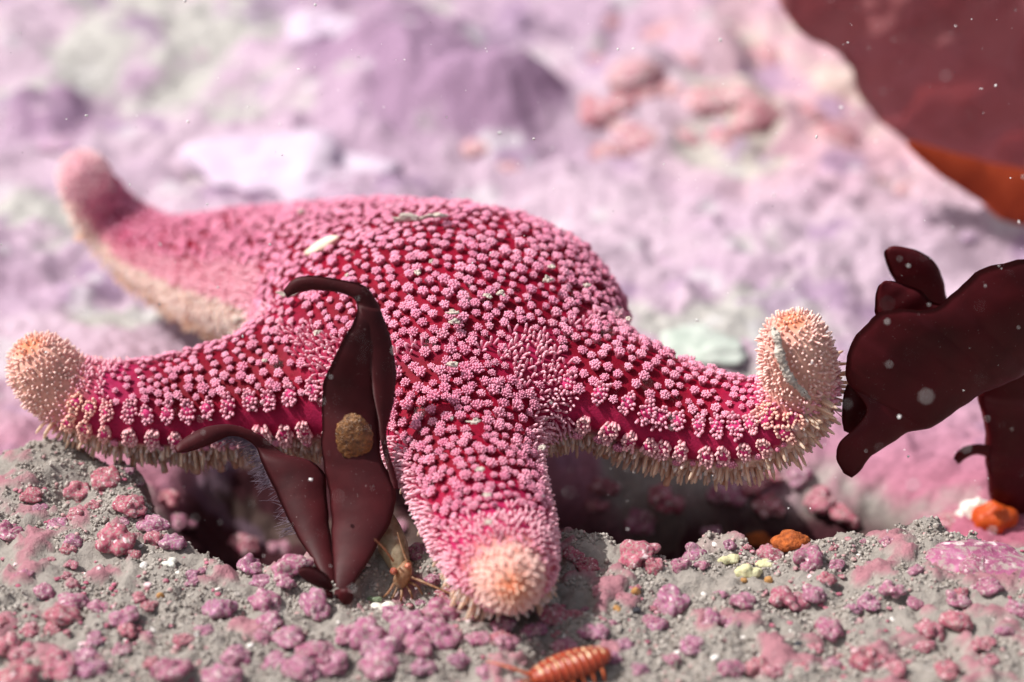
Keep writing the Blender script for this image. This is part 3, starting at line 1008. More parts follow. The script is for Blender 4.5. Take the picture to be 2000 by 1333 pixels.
# brown encrusting colony on the tall blade
M_BROWN = mat_plain('brown_colony', lin((72, 42, 22)), lin((160, 108, 56)), 14, 0.35, 0.1, 0.8, spec=0.6)
c = aty(692, 855, yl(855) - 0.22)
V, F = lumpy(11, 22, 0.7, (0.22, 0.36), 5, 0.16, 1.0)
V = unit(V) * (0.8 + 0.3 * fbm(unit(V) * 2.5, 3, 8))[:, None] * (1 + 0.16 * (fbm(unit(V) * 11, 2, 9) - .5))[:, None] * np.array([0.30, 0.09, 0.43])
put('encrusting_colony', make_mesh('encrusting_colony', V, [F], None, M_BROWN), None, c, 'grainy golden brown encrusting colony stuck to the tall maroon blade', 'bryozoan')

# ------------------------------------------------------------------ the large seaweed on the right
rb = bed_hit(1985, 1000)
rbase = np.array([aty(1985, 1060, -2.5)[0], -2.5, bed_height(aty(1985, 1060, -2.5)[0], -2.5)])
kelp = empty('red_seaweed', rbase, 'large maroon seaweed at the right edge with a broad drooping scalloped blade', 'seaweed')
yk = -6.3
KA = [(1647, 922), (1633, 893), (1640, 858), (1668, 830), (1690, 800), (1672, 768), (1652, 745), (1648, 705), (1662, 665), (1700, 622), (1742, 599), (1790, 606), (1832, 600), (1862, 572), (1905, 535), (1965, 511), (2040, 505), (2120, 520), (2190, 560), (2235, 625), (2245, 690)]
KB = [(1664, 932), (1682, 915), (1700, 891), (1728, 872), (1760, 855), (1790, 842), (1820, 830), (1850, 812), (1880, 793), (1910, 775), (1940, 760), (1965, 747), (1990, 736), (2010, 727), (2030, 718), (2060, 708), (2100, 700), (2140, 700), (2175, 704), (2205, 706), (2240, 702)]
dA = [0, -.1, -.15, -.1, 0, .1, .15, .1, .1, .15, .2, .25, .3, .4, .5, .6, .8, 1.1, 1.4, 1.6, 1.8]
dB = [0, 0, 0, .05, .1, .2, .3, .4, .5, .6, .7, .8, .9, 1.0, 1.1, 1.2, 1.4, 1.6, 1.7, 1.8, 1.85]
A = [aty(x, y, yk + d) for (x, y), d in zip(KA, dA)]; B = [aty(x, y, yk + d) for (x, y), d in zip(KB, dB)]
put('broad_blade', blade_mesh('broad_blade', A, B, [.05, .12, .1, .08, .1, .12, .12, .1], 0.09, M_WEED_RED, 110, 26, 0.10, rbase, 8), kelp)
# the rolled lip beside the notch of the broad blade
LA = [(1656, 746), (1647, 775), (1643, 810), (1648, 842)]; LB_ = [(1664, 746), (1704, 776), (1710, 820), (1684, 852)]
put('rolled_lip', blade_mesh('rolled_lip', [aty(x, y, yk + .40) for x, y in LA], [aty(x, y, yk + .45) for x, y in LB_], .15, 0.07, M_WEED_RED, 30, 10, 0, rbase, 9), kelp)
# stem blade going down to the seabed behind the crest
QA = [(1925, 700), (1908, 760), (1915, 800), (1922, 860), (1927, 920), (1935, 980), (1950, 1030), (1975, 1075)]
QB = [(2080, 690), (2080, 750), (2070, 800), (2060, 860), (2050, 920), (2040, 980), (2030, 1030), (2010, 1078)]
A = [aty(x, y, -4.4 + .3 * i / 1.2) for i, (x, y) in enumerate(QA)]; B = [aty(x, y, -4.2 + .3 * i / 1.2) for i, (x, y) in enumerate(QB)]
put('stem_blade', blade_mesh('stem_blade', A, B, .12, 0.10, M_WEED_RED, 50, 14, 0.05, rbase, 10), kelp)
A = [aty(x, y, -3.6) for x, y in [(1930, 893), (1905, 888), (1885, 896), (1872, 906), (1868, 902)]]
B = [aty(x, y, -3.7) for x, y in [(1935, 870), (1908, 868), (1885, 872), (1868, 884), (1862, 896)]]
put('side_branch', blade_mesh('side_branch', A, B, .1, .07, M_WEED_RED, 30, 8, 0, rbase), kelp)
A = [aty(x, y, -5.0) for x, y in [(1850, 640), (1780, 640), (1715, 622), (1708, 590), (1714, 562), (1722, 553)]]
B = [aty(x, y, -4.9) for x, y in [(1860, 600), (1822, 590), (1800, 570), (1770, 555), (1742, 549), (1725, 551)]]
put('small_lobe', blade_mesh('small_lobe', A, B, .1, .08, M_WEED_RED, 40, 12, 0.03, rbase, 12), kelp)
A = [aty(x, y, -3.4) for x, y in [(1860, 640), (1790, 590), (1752, 560), (1732, 520), (1726, 495), (1735, 484)]]
B = [aty(x, y, -3.3) for x, y in [(1870, 610), (1850, 580), (1843, 550), (1825, 515), (1790, 488), (1745, 482)]]
put('small_lobe', blade_mesh('small_lobe', A, B, .1, .08, M_WEED_RED, 40, 12, 0.03, rbase, 13), kelp)

# ------------------------------------------------------------------ the far kelp blades, upper right
M_KELP = mat_weed('far_kelp_blade', lin((176, 112, 114)), lin((190, 130, 134)), 0.5, lin((206, 140, 140)), 0.35)
M_ORK = mat_weed('orange_kelp_blade', lin((150, 58, 34)), lin((170, 72, 42)), 0.4, lin((180, 80, 48)), 0.45)
yf = 11.0
fb = np.array([aty(2150, 420, yf)[0], yf, bed_height(aty(2150, 420, yf)[0], yf)])
far = empty('kelp_frond', fb, 'huge out-of-focus brick red kelp frond hanging in the upper right corner', 'kelp')
A = [aty(x, y, yf + d) for x, y, d in [(1490, -60, -.5), (1520, 10, -.5), (1560, 60, -.4), (1620, 95, -.3), (1655, 130, -.2), (1668, 175, -.1), (1700, 220, 0), (1750, 265, .2), (1820, 300, .4), (1900, 325, .6), (2000, 345, .8), (2120, 380, 1)]]
B = [aty(x, y, yf + d) for x, y, d in [(1800, -200, 0), (1880, -160, 0.3), (1960, -120, .5), (2040, -80, .7), (2100, -40, .8), (2140, 0, .9), (2170, 50, 1), (2190, 110, 1), (2200, 170, 1), (2200, 230, 1), (2190, 300, 1), (2160, 390, 1)]]
put('blade', blade_mesh('blade', A, B, .10, .16, M_KELP, 60, 22, 0.8, fb, 21), far)
put('stipe', tube_mesh('stipe', [aty(2140, 380, yf + 1), aty(2150, 410, yf + .5), fb - np.array([0, 0, .2])], [.22, .2, .26], M_KELP, 20, 10, fb), far)
fo = np.array([aty(2080, 470, 5.5)[0], 8.0, bed_height(aty(2080, 470, 5.5)[0], 8.0)])
fro = empty('kelp_frond', fo, 'blurred rust orange kelp frond beneath the brick red one at the right edge', 'kelp')
A = [aty(x, y, 8.0) for x, y in [(1770, 285), (1840, 345), (1910, 390), (1945, 425), (1990, 440), (2060, 450)]]
B = [aty(x, y, 8.4) for x, y in [(1775, 275), (1870, 300), (1950, 320), (2020, 335), (2080, 350), (2150, 380)]]
put('blade', blade_mesh('blade', A, B, .1, .12, M_ORK, 40, 14, 0.12, fo, 22), fro)
put('stipe', tube_mesh('stipe', [aty(2060, 430, 8.0), aty(2075, 460, 8.0), fo - np.array([0, 0, .2])], [.2, .18, .24], M_ORK, 20, 10, fo), fro)
#REST2
# ------------------------------------------------------------------ coralline nodules and other things on the seabed
PROTO = []
for q in range(12):
    V, F = lumpy(100 + q, int(rng.integers(20, 40)), 0.70, (0.18, 0.44), 4, 0.28, 0.8)
    V[:, 2] = np.maximum(V[:, 2], -0.55)
    PROTO.append((V, F))
PINK_ME = [make_mesh('coralline_nodule', V, [F], None, M_CORAL) for V, F in PROTO]
MAUVE_ME = [make_mesh('coralline_nodule', V, [F], None, M_MAUVE) for V, F in PROTO]
PROTO_FAR = []
for q in range(6):
    V, F = lumpy(160 + q, int(rng.integers(7, 13)), 0.6, (0.35, 0.6), 3, 0.12, 0.8)
    PROTO_FAR.append((V, F))
M_FARP = mat_coral('far_pale_pink_crust', lin((160, 96, 110)), lin((196, 140, 150)), lin((216, 184, 186)))
M_FARL = mat_coral('far_lilac_crust', lin((160, 120, 158)), lin((190, 156, 188)), lin((212, 190, 210)))
FAR_ME = [make_mesh('coralline_nodule', V, [F], None, M_FARP) for V, F in PROTO_FAR] + [make_mesh('coralline_nodule', V, [F], None, M_FARL) for V, F in PROTO_FAR]

NOD = [  # x, y, width in the photograph
 (63,969,45),(206,932,58),(152,958,50),(180,990,40),(152,1004,45),(254,990,68),(226,1052,88),(300,1025,60),(113,1025,45),(145,1060,38),(338,1064,55),
 (21,1040,65),(301,1052,50),(259,1084,36),(87,1154,45),(143,1175,60),(122,1203,72),(196,1187,52),(245,1206,68),(430,1189,72),(518,1178,72),(514,1136,48),
 (560,1140,44),(616,1182,72),(490,1105,60),(574,1110,75),(525,1217,62),(567,1245,66),(514,1245,46),(402,1234,46),(287,1245,36),(241,1270,40),(462,1282,60),
 (539,1290,52),(45,1273,56),(17,1259,62),(115,1296,82),(164,1292,72),(182,1312,60),(35,1324,90),(332,1307,80),(620,1273,80),(647,1296,82),(588,1310,72),
 (437,1322,80),(7,1217,44),(60,1231,46),(715,1238,92),(747,1266,90),(796,1227,92),(859,1240,82),(810,1266,80),(862,1196,82),(775,1200,62),(873,1160,56),
 (817,1077,46),(789,1028,38),(936,1248,52),(981,1219,60),(1079,1201,68),(1044,1231,56),(1160,1234,62),(985,1255,46),(897,1290,56),(827,1308,62),(740,1299,90),
 (677,1240,60),(950,1317,60),(1104,1262,50),(1195,1287,46),(1100,1040,40),(1118,1082,42),(1149,1105,52),(1247,1080,84),(1275,1105,52),(1275,1217,46),(1290,1182,36),
 (1219,1259,40),(1209,1171,30),(1167,985,52),(1240,1077,60),(1356,1080,52),(1370,1105,36),(1329,1105,42),(1392,1040,46),(1424,1064,32),(1505,1082,54),(1577,1089,68),
 (1631,1105,36),(1316,1174,74),(1280,1222,52),(1406,1163,36),(1451,1177,56),(1536,1172,84),(1588,1160,54),(1388,1213,62),(1433,1217,36),(1352,1262,52),(1622,1231,66),
 (1626,1298,36),(1424,1307,62),(1478,1307,62),(1514,1312,46),(1568,1307,42),(1694,1287,74),(1802,1262,54),(1815,1231,62),(1865,1213,62),(1788,1177,36),(1869,1168,56),
 (1928,1145,70),(1910,1109,72),(1743,1154,52),(1667,1190,42),(1698,1177,46),(1734,1060,36),(1919,1258,46),(1932,1289,42),(1959,1235,42),(1707,1105,26),(1788,1114,32),
 (1985,1190,50),(1740,1310,60),(1850,1310,56),(1250,1310,50),(1310,1290,44)]
ORD = ['leftmost', 'second from left', 'third from left', 'fourth from left', 'fifth from left', 'sixth from left', 'seventh from left', 'eighth from left', 'ninth from left',
       'tenth from left', 'eleventh from left', 'twelfth from left', 'thirteenth from left', 'fourteenth from left', 'fifteenth from left', 'sixteenth from left', 'rightmost']
def zone(x, y):
    if y > 1235: r = 'by the bottom edge'
    elif y > 1140: r = 'on open silt'
    else: r = 'on the hollow rim'
    c = 'below the left arm' if x < 430 else 'around the tall seaweed' if x < 840 else 'around the front arm tip' if x < 1200 else 'below the right arm' if x < 1640 else 'below the drooping seaweed'
    return r + ' ' + c
NODS = []
for k, (x, y, wd) in enumerate(NOD):
    p = bed_hit(x, y + wd * 0.16)
    d = np.linalg.norm(p - CAM)
    r = wd * 0.98 / FPX * d / 2
    mauve = (fbm(np.array([[x / 260.0, y / 260.0, 2.0]]), 2, 77)[0] > 0.56) or 640 < x < 860 and y > 1220
    NODS.append(dict(x=x, y=y, p=p, r=r, mauve=mauve, zone=zone(x, y), size='large' if wd >= 66 else 'medium' if wd >= 48 else 'small'))
byz = {}
for n_ in NODS: byz.setdefault((n_['zone'], n_['size'], n_['mauve']), []).append(n_)
for (zn, size, mauve), L_ in byz.items():
    L_.sort(key=lambda n_: n_['x'])
    for i, n_ in enumerate(L_):
        where = '' if len(L_) == 1 else (', rightmost' if i == len(L_) - 1 else ', ' + ORD[i])
        n_['label'] = f"{size} {'mauve' if mauve else 'pink'} knobbly nodule{where}, {zn}"
for k, n_ in enumerate(NODS):
    me = (MAUVE_ME if n_['mauve'] else PINK_ME)[int(rng.integers(12))]
    o = bpy.data.objects.new('coralline_nodule', me)
    r = n_['r']; p = n_['p']
    o.location = Vector(p + np.array([0, 0, 0.22 * r])) * S
    o.scale = (r * rng.uniform(.95, 1.15), r * rng.uniform(.85, 1.1), r * rng.uniform(.75, 1.05))
    o.rotation_euler = (rng.uniform(-.3, .3), rng.uniform(-.3, .3), rng.uniform(0, 6.28))
    COL.objects.link(o)
    tag(o, n_['label'], 'coralline alga', 'coralline nodules on the silt in front of the sea star')

# tiny nodules and crumbs of the same crust, strewn between the large ones
cnt = 0
while cnt < 90:
    x, y = rng.uniform(0, 2000), rng.uniform(900, 1333)
    p = bed_hit(x, y)
    if bed_parts(p[0], p[1])[1] > 0.35: continue
    if fbm(p[None] * 0.6, 2, 303)[0] < 0.46: continue
    r = rng.uniform(0.04, 0.16)
    o = bpy.data.objects.new('coralline_nodule', (MAUVE_ME if rng.random() < .25 else PINK_ME)[int(rng.integers(12))])
    o.location = Vector(p + np.array([0, 0, 0.2 * r])) * S
    o.scale = (r * rng.uniform(.8, 1.4), r, r * rng.uniform(.6, 1.0)); o.rotation_euler = (0, 0, rng.uniform(0, 6.28))
    COL.objects.link(o)
    tag(o, 'tiny pink crust crumb strewn on the grey silt between larger nodules', 'coralline alga', 'tiny crust crumbs strewn over the silt')
    cnt += 1

CV, CF, n0 = [], [], 0
SMALL = [lumpy(900 + q, 10, .65, (.25, .5), 2, .2, .8) for q in range(6)]
while n0 < 900:
    x, y = rng.uniform(-100, 2100), rng.uniform(880, 1400)
    p = bed_hit(x, y)
    if bed_parts(p[0], p[1])[1] > 0.4 or fbm(p[None] * 0.6, 2, 303)[0] < 0.42: continue
    V, F = SMALL[int(rng.integers(6))]; r = rng.uniform(.025, .085); a = rng.uniform(0, 6.28)
    R_ = np.array([[math.cos(a), -math.sin(a), 0], [math.sin(a), math.cos(a), 0], [0, 0, 1]])
    CV.append((V * np.array([rng.uniform(.8, 1.4), 1, rng.uniform(.6, 1)])) @ R_.T * r + p + np.array([0, 0, .25 * r])); CF.append(F + n0 * len(V)); n0 += 1
put('crust_crumbs', make_mesh('crust_crumbs', np.concatenate(CV), [np.concatenate(CF)], None, M_CORAL), kind='stuff', label='finest pink crust crumbs mixed into the grey silt', cat='coralline alga')

# nodules on the walls and floor of the hollow
PITN = [(345, 1030, 60), (322, 985, 60), (470, 1075, 70), (545, 1080, 60), (1180, 960, 60), (1300, 985, 80), (1420, 975, 70), (1500, 990, 60), (1600, 985, 70), (1250, 1025, 60), (1650, 1015, 60),
        (1500, 940, 60), (1560, 935, 50), (1470, 960, 50), (1850, 1035, 70)]
for i, (x, y, wd) in enumerate(PITN):
    p = bed_hit(x, y); r = wd * 1.1 / FPX * np.linalg.norm(p - CAM) / 2
    o = bpy.data.objects.new('coralline_nodule', (PINK_ME if i % 3 else MAUVE_ME)[i % 12])
    o.location = Vector(p + np.array([0, 0, 0.1 * r])) * S; o.scale = (r, r, r * .9); o.rotation_euler = (rng.uniform(-.4, .4), 0, rng.uniform(0, 6.28))
    COL.objects.link(o)
    side = 'left' if x < 1000 else 'right'
    tag(o, f'shaded coralline knob in the dark hollow under the {side} arm', 'coralline alga', f'shaded knobs in the hollow under the {side} arm')

# blurred nodules and crusted rocks behind the star
FARN = [(1100, 130, 90), (1150, 90, 100), (1180, 180, 110), (1240, 110, 90), (1300, 160, 120), (1350, 90, 100), (1420, 150, 130), (1470, 190, 110), (1400, 240, 100), (1330, 250, 90), (1250, 230, 110), (1200, 270, 90),
        (1480, 80, 90), (1420, 40, 90), (1300, 30, 100), (1200, 20, 90), (1560, 300, 70), (1620, 240, 110), (1530, 360, 60), (1130, 320, 60), (1560, 200, 90), (1700, 330, 70), (1240, 160, 80), (1370, 190, 80),
        (380, 90, 50), (1140, 415, 90), (1310, 468, 90), (1195, 345, 45), (1420, 385, 60), (1730, 400, 60), (250, 640, 50), (330, 610, 45), (190, 690, 45), (285, 655, 35), (130, 225, 110), (60, 185, 90), (470, 300, 60), (1780, 350, 80), (1880, 430, 80), (1820, 410, 60),
        (40, 420, 80), (1000, 300, 70), (940, 270, 60), (860, 320, 60)]
for i, (x, y, wd) in enumerate(FARN):
    p = bed_hit(x, y + wd * .2); r = wd * rng.uniform(.8, 1.5) / FPX * np.linalg.norm(p - CAM) / 2
    lilac = x < 900 or y > 380
    o = bpy.data.objects.new('coralline_nodule', FAR_ME[int(rng.integers(6)) + (6 if lilac else 0)])
    o.location = Vector(p - np.array([0, 0, 0.3 * r])) * S; o.scale = (r * rng.uniform(1, 1.3), r, r * (rng.uniform(.3, .45) if lilac else rng.uniform(.6, .9)))
    o.rotation_euler = (0, 0, rng.uniform(0, 6.28)); COL.objects.link(o)
    lab = ('blurred lilac knob of crust on the pale seabed behind the sea star' if lilac else 'blurred pink knob in the lumpy crust beside the far kelp')
    tag(o, lab, 'coralline alga', 'blurred lilac knobs behind the star' if lilac else 'blurred pink knobs near the far kelp')

def rock(x, y, wpx, hpx, seed, mat, label, name='crusted_rock', cat='rock', flat=0.7, depth=1.0, sink=0.15):
    p = bed_hit(x, y + hpx * .35); d = np.linalg.norm(p - CAM)
    V, F = lumpy(seed, 26, 0.62, (0.25, 0.6), 5, 0.28, 1.0)
    a = wpx / FPX * d / 2; h = hpx / FPX * d / 2
    V = V * np.array([a, a * depth, h])
    return put(name, make_mesh(name, V, [F], None, mat), None, p + np.array([0, 0, h * (.45 - sink) - h * .45]), label, cat)
M_PURPLE = mat_coral('purple_crust', lin((140, 104, 138)), lin((168, 132, 166)), lin((190, 160, 186)))
M_LILAC = mat_plain('pale_lilac_crust', lin((190, 168, 190)), lin((208, 192, 207)), 0.8, 0.9)
M_SHELL = mat_plain('bleached_shell', lin((214, 212, 200)), lin((236, 236, 226)), 3.0, 0.6)
rock(640, 40, 170, 110, 303, M_LILAC, 'pale lilac boulder at the top edge behind the sea star')
rock(560, 285, 360, 120, 304, M_LILAC, 'low wide lilac rock above the left rear arm')
rock(1640, 130, 200, 150, 305, mat_plain('pale_sandy_rock', lin((186, 164, 158)), lin((202, 184, 176)), 1.0, 0.95), 'pale sandy rock left of the brick red kelp frond', sink=.6)
rock(1372, 668, 190, 70, 306, mat_plain('mossy_shell', lin((160, 172, 162)), lin((200, 206, 198)), 2.0, 0.6), 'bleached white shell lying behind the right arm', 'white_shell', 'shell', sink=.0)
rock(1905, 985, 70, 80, 307, M_SHELL, 'bleached white shell beside the orange sponge and the seaweed stem', 'white_shell', 'shell', sink=0)
def blob(x, y, wpx, hpx, seed, mat, name, cat, label, knobs=9, noise=.12, ydepth=None, dz=0.25, fl=.7, group=None):
    p = bed_hit(x, y + hpx * .3); d = np.linalg.norm(p - CAM)
    a = wpx / FPX * d / 2; h = hpx / FPX * d / 2
    V, F = lumpy(seed, knobs, 0.6, (.33, .55), 4, noise, 1.0)
    V = V * np.array([a, a * fl, h])
    return put(name, make_mesh(name, V, [F], None, mat), None, p + np.array([0, 0, h * dz]), label, cat, group)
M_ORANGE = mat_plain('orange_sponge', lin((176, 62, 18)), lin((206, 92, 34)), 3.0, 0.5, 0.2)
M_RUST = mat_plain('rusty_sponge', lin((120, 56, 26)), lin((196, 104, 48)), 9.0, 0.8, 0.1, 0.9)
M_YELL = mat_plain('yellow_sponge', lin((186, 182, 140)), lin((214, 210, 172)), 7.0, 0.9, 0.2)
blob(1936, 1015, 85, 90, 311, M_ORANGE, 'orange_sponge', 'sponge', 'bright orange sponge at the foot of the seaweed stem', 22, .08, dz=.6)
blob(1482, 1052, 66, 40, 312, M_RUST, 'rusty_sponge', 'sponge', 'left half of the rusty orange sponge on the rim under the right arm', 16, .2)
blob(1548, 1052, 78, 48, 313, M_RUST, 'rusty_sponge', 'sponge', 'right half of the rusty orange sponge on the rim under the right arm', 16, .2)
blob(1462, 1112, 50, 42, 314, M_YELL, 'yellow_sponge', 'sponge', 'pale yellow crumbly sponge below the rusty sponge', 14, .2)
blob(1423, 1090, 46, 24, 315, M_YELL, 'yellow_sponge', 'sponge', 'small pale yellow sponge left of the crumbly one', 12, .2)
blob(1495, 1100, 40, 20, 316, M_YELL, 'yellow_sponge', 'sponge', 'sliver of pale yellow sponge under a pink nodule', 12, .2)
blob(748, 1185, 56, 34, 317, M_SHELL, 'white_shell', 'shell', 'broken white shell right of the foot of the tall seaweed', 7, .1)
blob(330, 1097, 40, 30, 318, M_SHELL, 'white_shell', 'shell', 'small white shell grain at the left end of the hollow', 5, .05)
M_GREEN = mat_plain('green_shell', lin((86, 104, 80)), lin((150, 164, 136)), 6, 0.4)
blob(730, 1165, 34, 30, 319, M_GREEN, 'green_pebble', 'pebble', 'greenish pebble between the tall seaweed and the shrimp', 5, .08)
blob(1857, 1025, 56, 34, 320, mat_plain('dark_crust', lin((52, 34, 46)), lin((84, 58, 74)), 4, .8), 'dark_pebble', 'pebble', 'dark purple pebble on the rim near the orange sponge', 6, .1)
# purple crust plate on the rim at the right
blob(1900, 1085, 230, 60, 321, M_MAUVE, 'crust_plate', 'coralline alga', 'smooth mauve crust plate on the rim at the right edge', 8, .06, dz=-.1, fl=.8)

# pebbles and shell bits
M_DARK = mat_plain('dark_pebble', lin((40, 40, 46)), lin((74, 74, 80)), 6, .6)
M_TAN = mat_plain('tan_grain', lin((168, 118, 66)), lin((196, 150, 96)), 6, .5)
pts = [(305, 1323, 24), (296, 1186, 11), (420, 1207, 8), (306, 1227, 14), (198, 1264, 14), (305, 1204, 6), (415, 1295, 18), (447, 1300, 16), (84, 1172, 24), (222, 1117, 18), (222, 1130, 12), (194, 1199, 14),
       (1350, 1068, 14), (1660, 1292, 14), (1792, 1298, 16), (1822, 1168, 10), (1940, 1248, 16), (1418, 1216, 10), (1240, 1195, 22), (1560, 1262, 20), (1035, 1279, 18), (690, 1105, 10), (1960, 1268, 12), (1612, 1210, 12)]
for i, (x, y, wd) in enumerate(pts):
    p = bed_hit(x, y); r = wd * .5 / FPX * np.linalg.norm(p - CAM)
    V, F = lumpy(400 + i, 5, .4, (.5, .7), 3, .08, .7)
    put('dark_pebble', make_mesh('dark_pebble', V * r * np.array([1.15, .95, 1]), [F], None, M_DARK), None, p + np.array([0, 0, r * .3]),
        'tiny dark grey pebble lying loose on the pale silt', 'pebble', 'tiny dark pebbles on the silt')
for i, (x, y, wd, lab) in enumerate([(1241, 1163, 22, 'tan grain standing in the silt right of the front arm tip'), (1205, 1198, 22, 'brown flat grain in the silt below the tan grain'),
        (315, 1170, 18, 'amber grain in the silt left of the tall seaweed'), (548, 1238, 14, 'tiny yellow grain on a mauve nodule near the bottom'), (1452, 1138, 14, 'tiny yellow grain at the foot of the crumbly sponge'),
        (1502, 1138, 22, 'smooth peach grain on the silt below the rusty sponge')]):
    p = bed_hit(x, y); r = wd * .5 / FPX * np.linalg.norm(p - CAM)
    V, F = lumpy(450 + i, 4, .4, (.5, .7), 3, .05, 1.0)
    put('shell_grain', make_mesh('shell_grain', V * r * np.array([1, .8, 1.1]), [F], None, M_TAN), None, p + np.array([0, 0, r * .6]), lab, 'grain')
M_WBIT = mat_plain('shell_chip', lin((226, 218, 212)), lin((240, 236, 232)), 5, .5)
for i in range(60):
    while True:
        x, y = rng.uniform(0, 2000), rng.uniform(1060, 1333); p = bed_hit(x, y)
        if bed_parts(p[0], p[1])[1] < .2: break
    r = rng.uniform(.03, .085)
    V, F = lumpy(500 + i, 4, .4, (.5, .7), 2, .1, .7)
    o = put('shell_chip', make_mesh('shell_chip', V * r * np.array([1.2, .9, .7]), [F], None, M_WBIT), None, p + np.array([0, 0, r * .4]),
        'tiny white shell chip lying on the silt', 'shell chip', 'tiny white shell chips on the silt')
    o.rotation_euler = (rng.uniform(-.5, .5), rng.uniform(-.5, .5), rng.uniform(0, 6.28))

# silt granules: nobody could count them
def granules(n, ylo, yhi, rmin, rmax, name):
    bm = bmesh.new(); bmesh.ops.create_icosphere(bm, subdivisions=1, radius=1)
    V0 = np.array([v.co[:] for v in bm.verts]); F0 = np.array([[v.index for v in f.verts] for f in bm.faces]); bm.free()
    D = rng.uniform(21, 33, n * 3) if ylo is None else rng.uniform(ylo, yhi, n * 3)
    X = rng.uniform(-.30, .30, n * 3) * D; Y = D - DIST * math.cos(PITCH)
    P2 = np.stack([X, Y, 0 * X], -1)
    keep = (fbm(P2 * 1.5, 3, 601) > 0.40) & (bed_parts(X, Y)[1] < .85)
    X, Y = X[keep][:n], Y[keep][:n]; m = len(X)
    Z = bed_height(X, Y)
    P2 = np.stack([X, Y, 0 * X], -1)
    Z = Z + 0.22 * (fbm(P2 * 5.5, 3, 20, 0.6) - 0.5) + 0.05 * np.abs(fbm(P2 * 13, 2, 24) - 0.5) * 2
    r = rmin + (rmax - rmin) * rng.random(m) ** 3
    V = V0[None] * r[:, None, None] * rng.uniform(.6, 1.3, (m, 1, 3)) * rng.uniform(.75, 1.2, (m, len(V0), 1)) + np.stack([X, Y, Z + r * .3], -1)[:, None]
    base_c = np.array([lin((166, 158, 151)), lin((140, 131, 124)), lin((182, 174, 167)), lin((190, 152, 152))])[rng.choice(4, m, p=[.45, .28, .22, .05])]
    C = np.repeat(base_c[:, None], len(V0), 1)
    F = (F0[None] + (np.arange(m) * len(V0))[:, None, None]).reshape(-1, 3)
    put(name, make_mesh(name, V.reshape(-1, 3), [F], C.reshape(-1, 3), M_ATTR), kind='stuff', label='grey fluffy silt grains covering the rocky ledge', cat='silt')
granules(60000, None, None, .010, .042, 'silt_grains')

# grey flakes of silt caught on the star
M_FLAKE = mat_plain('silt_flake', lin((182, 168, 156)), lin((212, 200, 190)), 9, .95)
flk = [(800, 455, 60, 30), (850, 450, 50, 20), (493, 625, 20, 34), (398, 672, 40, 22), (580, 595, 40, 24), (885, 632, 30, 16), (890, 650, 24, 18), (885, 735, 28, 22), (950, 600, 22, 14), (975, 595, 22, 16), (1060, 570, 22, 22), (1065, 545, 20, 14),
       (820, 555, 14, 14), (845, 535, 12, 14), (530, 720, 16, 12), (925, 850, 30, 16), (940, 940, 20, 12), (955, 995, 18, 10), (1035, 895, 16, 14), (1130, 580, 18, 18), (600, 440, 14, 20), (635, 665, 16, 14), (960, 1045, 18, 14), (690, 560, 10, 10), (1215, 650, 14, 12)]
for i, (x, y, wd, ht) in enumerate(flk):
    p, n = star_hit(x, y)
    if p is None: continue
    V, F = lumpy(700 + i, 16, .75, (.18, .36), 4, .6, 1.0)
    k_ = np.linalg.norm(p - CAM) / FPX / 2
    put('silt_flake', make_mesh('silt_flake', V * np.array([wd * k_, .07, ht * k_]), [F], None, M_FLAKE), None, p + n * .26,
        'grey flake of silt caught among the knobs on the sea star', 'silt flake', 'grey silt flakes lying on the sea star')

# silt-covered strand across the right arm tip and its thread to the seaweed
p1, n1 = star_hit(1535, 672)
M_STRAND = mat_plain('silt_strand', lin((186, 172, 160)), lin((222, 212, 202)), 12, .9)
pts3 = []
for x, y in [(1519, 650), (1527, 668), (1532, 690), (1542, 720), (1560, 748), (1577, 768)]:
    p, n = star_hit(x, y)
    pts3.append((p + n * .2) if p is not None else aty(x, y, -6.5))
me_ = tube_mesh('silt_strand', pts3, [.03, .07, .05, .085, .06, .075, .04, .05, .02], M_STRAND, 90, 12)
for v in me_.vertices: v.co += Vector((rng.normal(0, .011), rng.normal(0, .011), rng.normal(0, .011))) * S
o = put('silt_strand', me_, None, None, 'grey silt-coated strand stuck across the pale tip of the right arm', 'strand')
q = pts3[-1]
put('fine_thread', tube_mesh('fine_thread', [q, q * .5 + aty(1640, 808, -6.2) * .5 + np.array([0, 0, .06]), aty(1645, 815, -6.2)], .008, mat_plain('pink_thread', lin((180, 120, 100)), lin((200, 150, 130)), 5, .6), 30, 5), None, None,
    'fine pinkish thread from the right arm tip to the drooping seaweed', 'thread')

# ------------------------------------------------------------------ shrimp beside the tall seaweed
M_SHR = mat_plain('shrimp_shell', lin((150, 122, 96)), lin((206, 190, 160)), 7, .3, .3, .1, .45, .5)
M_SHO = mat_plain('shrimp_orange', lin((168, 116, 84)), lin((208, 172, 140)), 14, .35, .2, .1, .5)
sp0 = bed_hit(790, 1165)
ys = sp0[1] + 0.25
shr = empty('shrimp', sp0, 'small translucent orange and cream shrimp crouching between the tall seaweed and the front arm', 'shrimp')
pts = [aty(792, 1120, ys - .15), aty(780, 1100, ys), aty(768, 1068, ys + .2), aty(757, 1035, ys + .45), aty(742, 1000, ys + .7), aty(722, 975, ys + .9)]
put('body', tube_mesh('body', pts, [.08, .18, .24, .22, .16, .08], M_SHR, 60, 14, sp0), shr)
put('head', tube_mesh('head', [aty(798, 1098, ys - .1), aty(790, 1116, ys - .25), aty(783, 1134, ys - .2), aty(780, 1150, ys)], [.06, .13, .13, .05], M_SHO, 30, 12, sp0), shr)
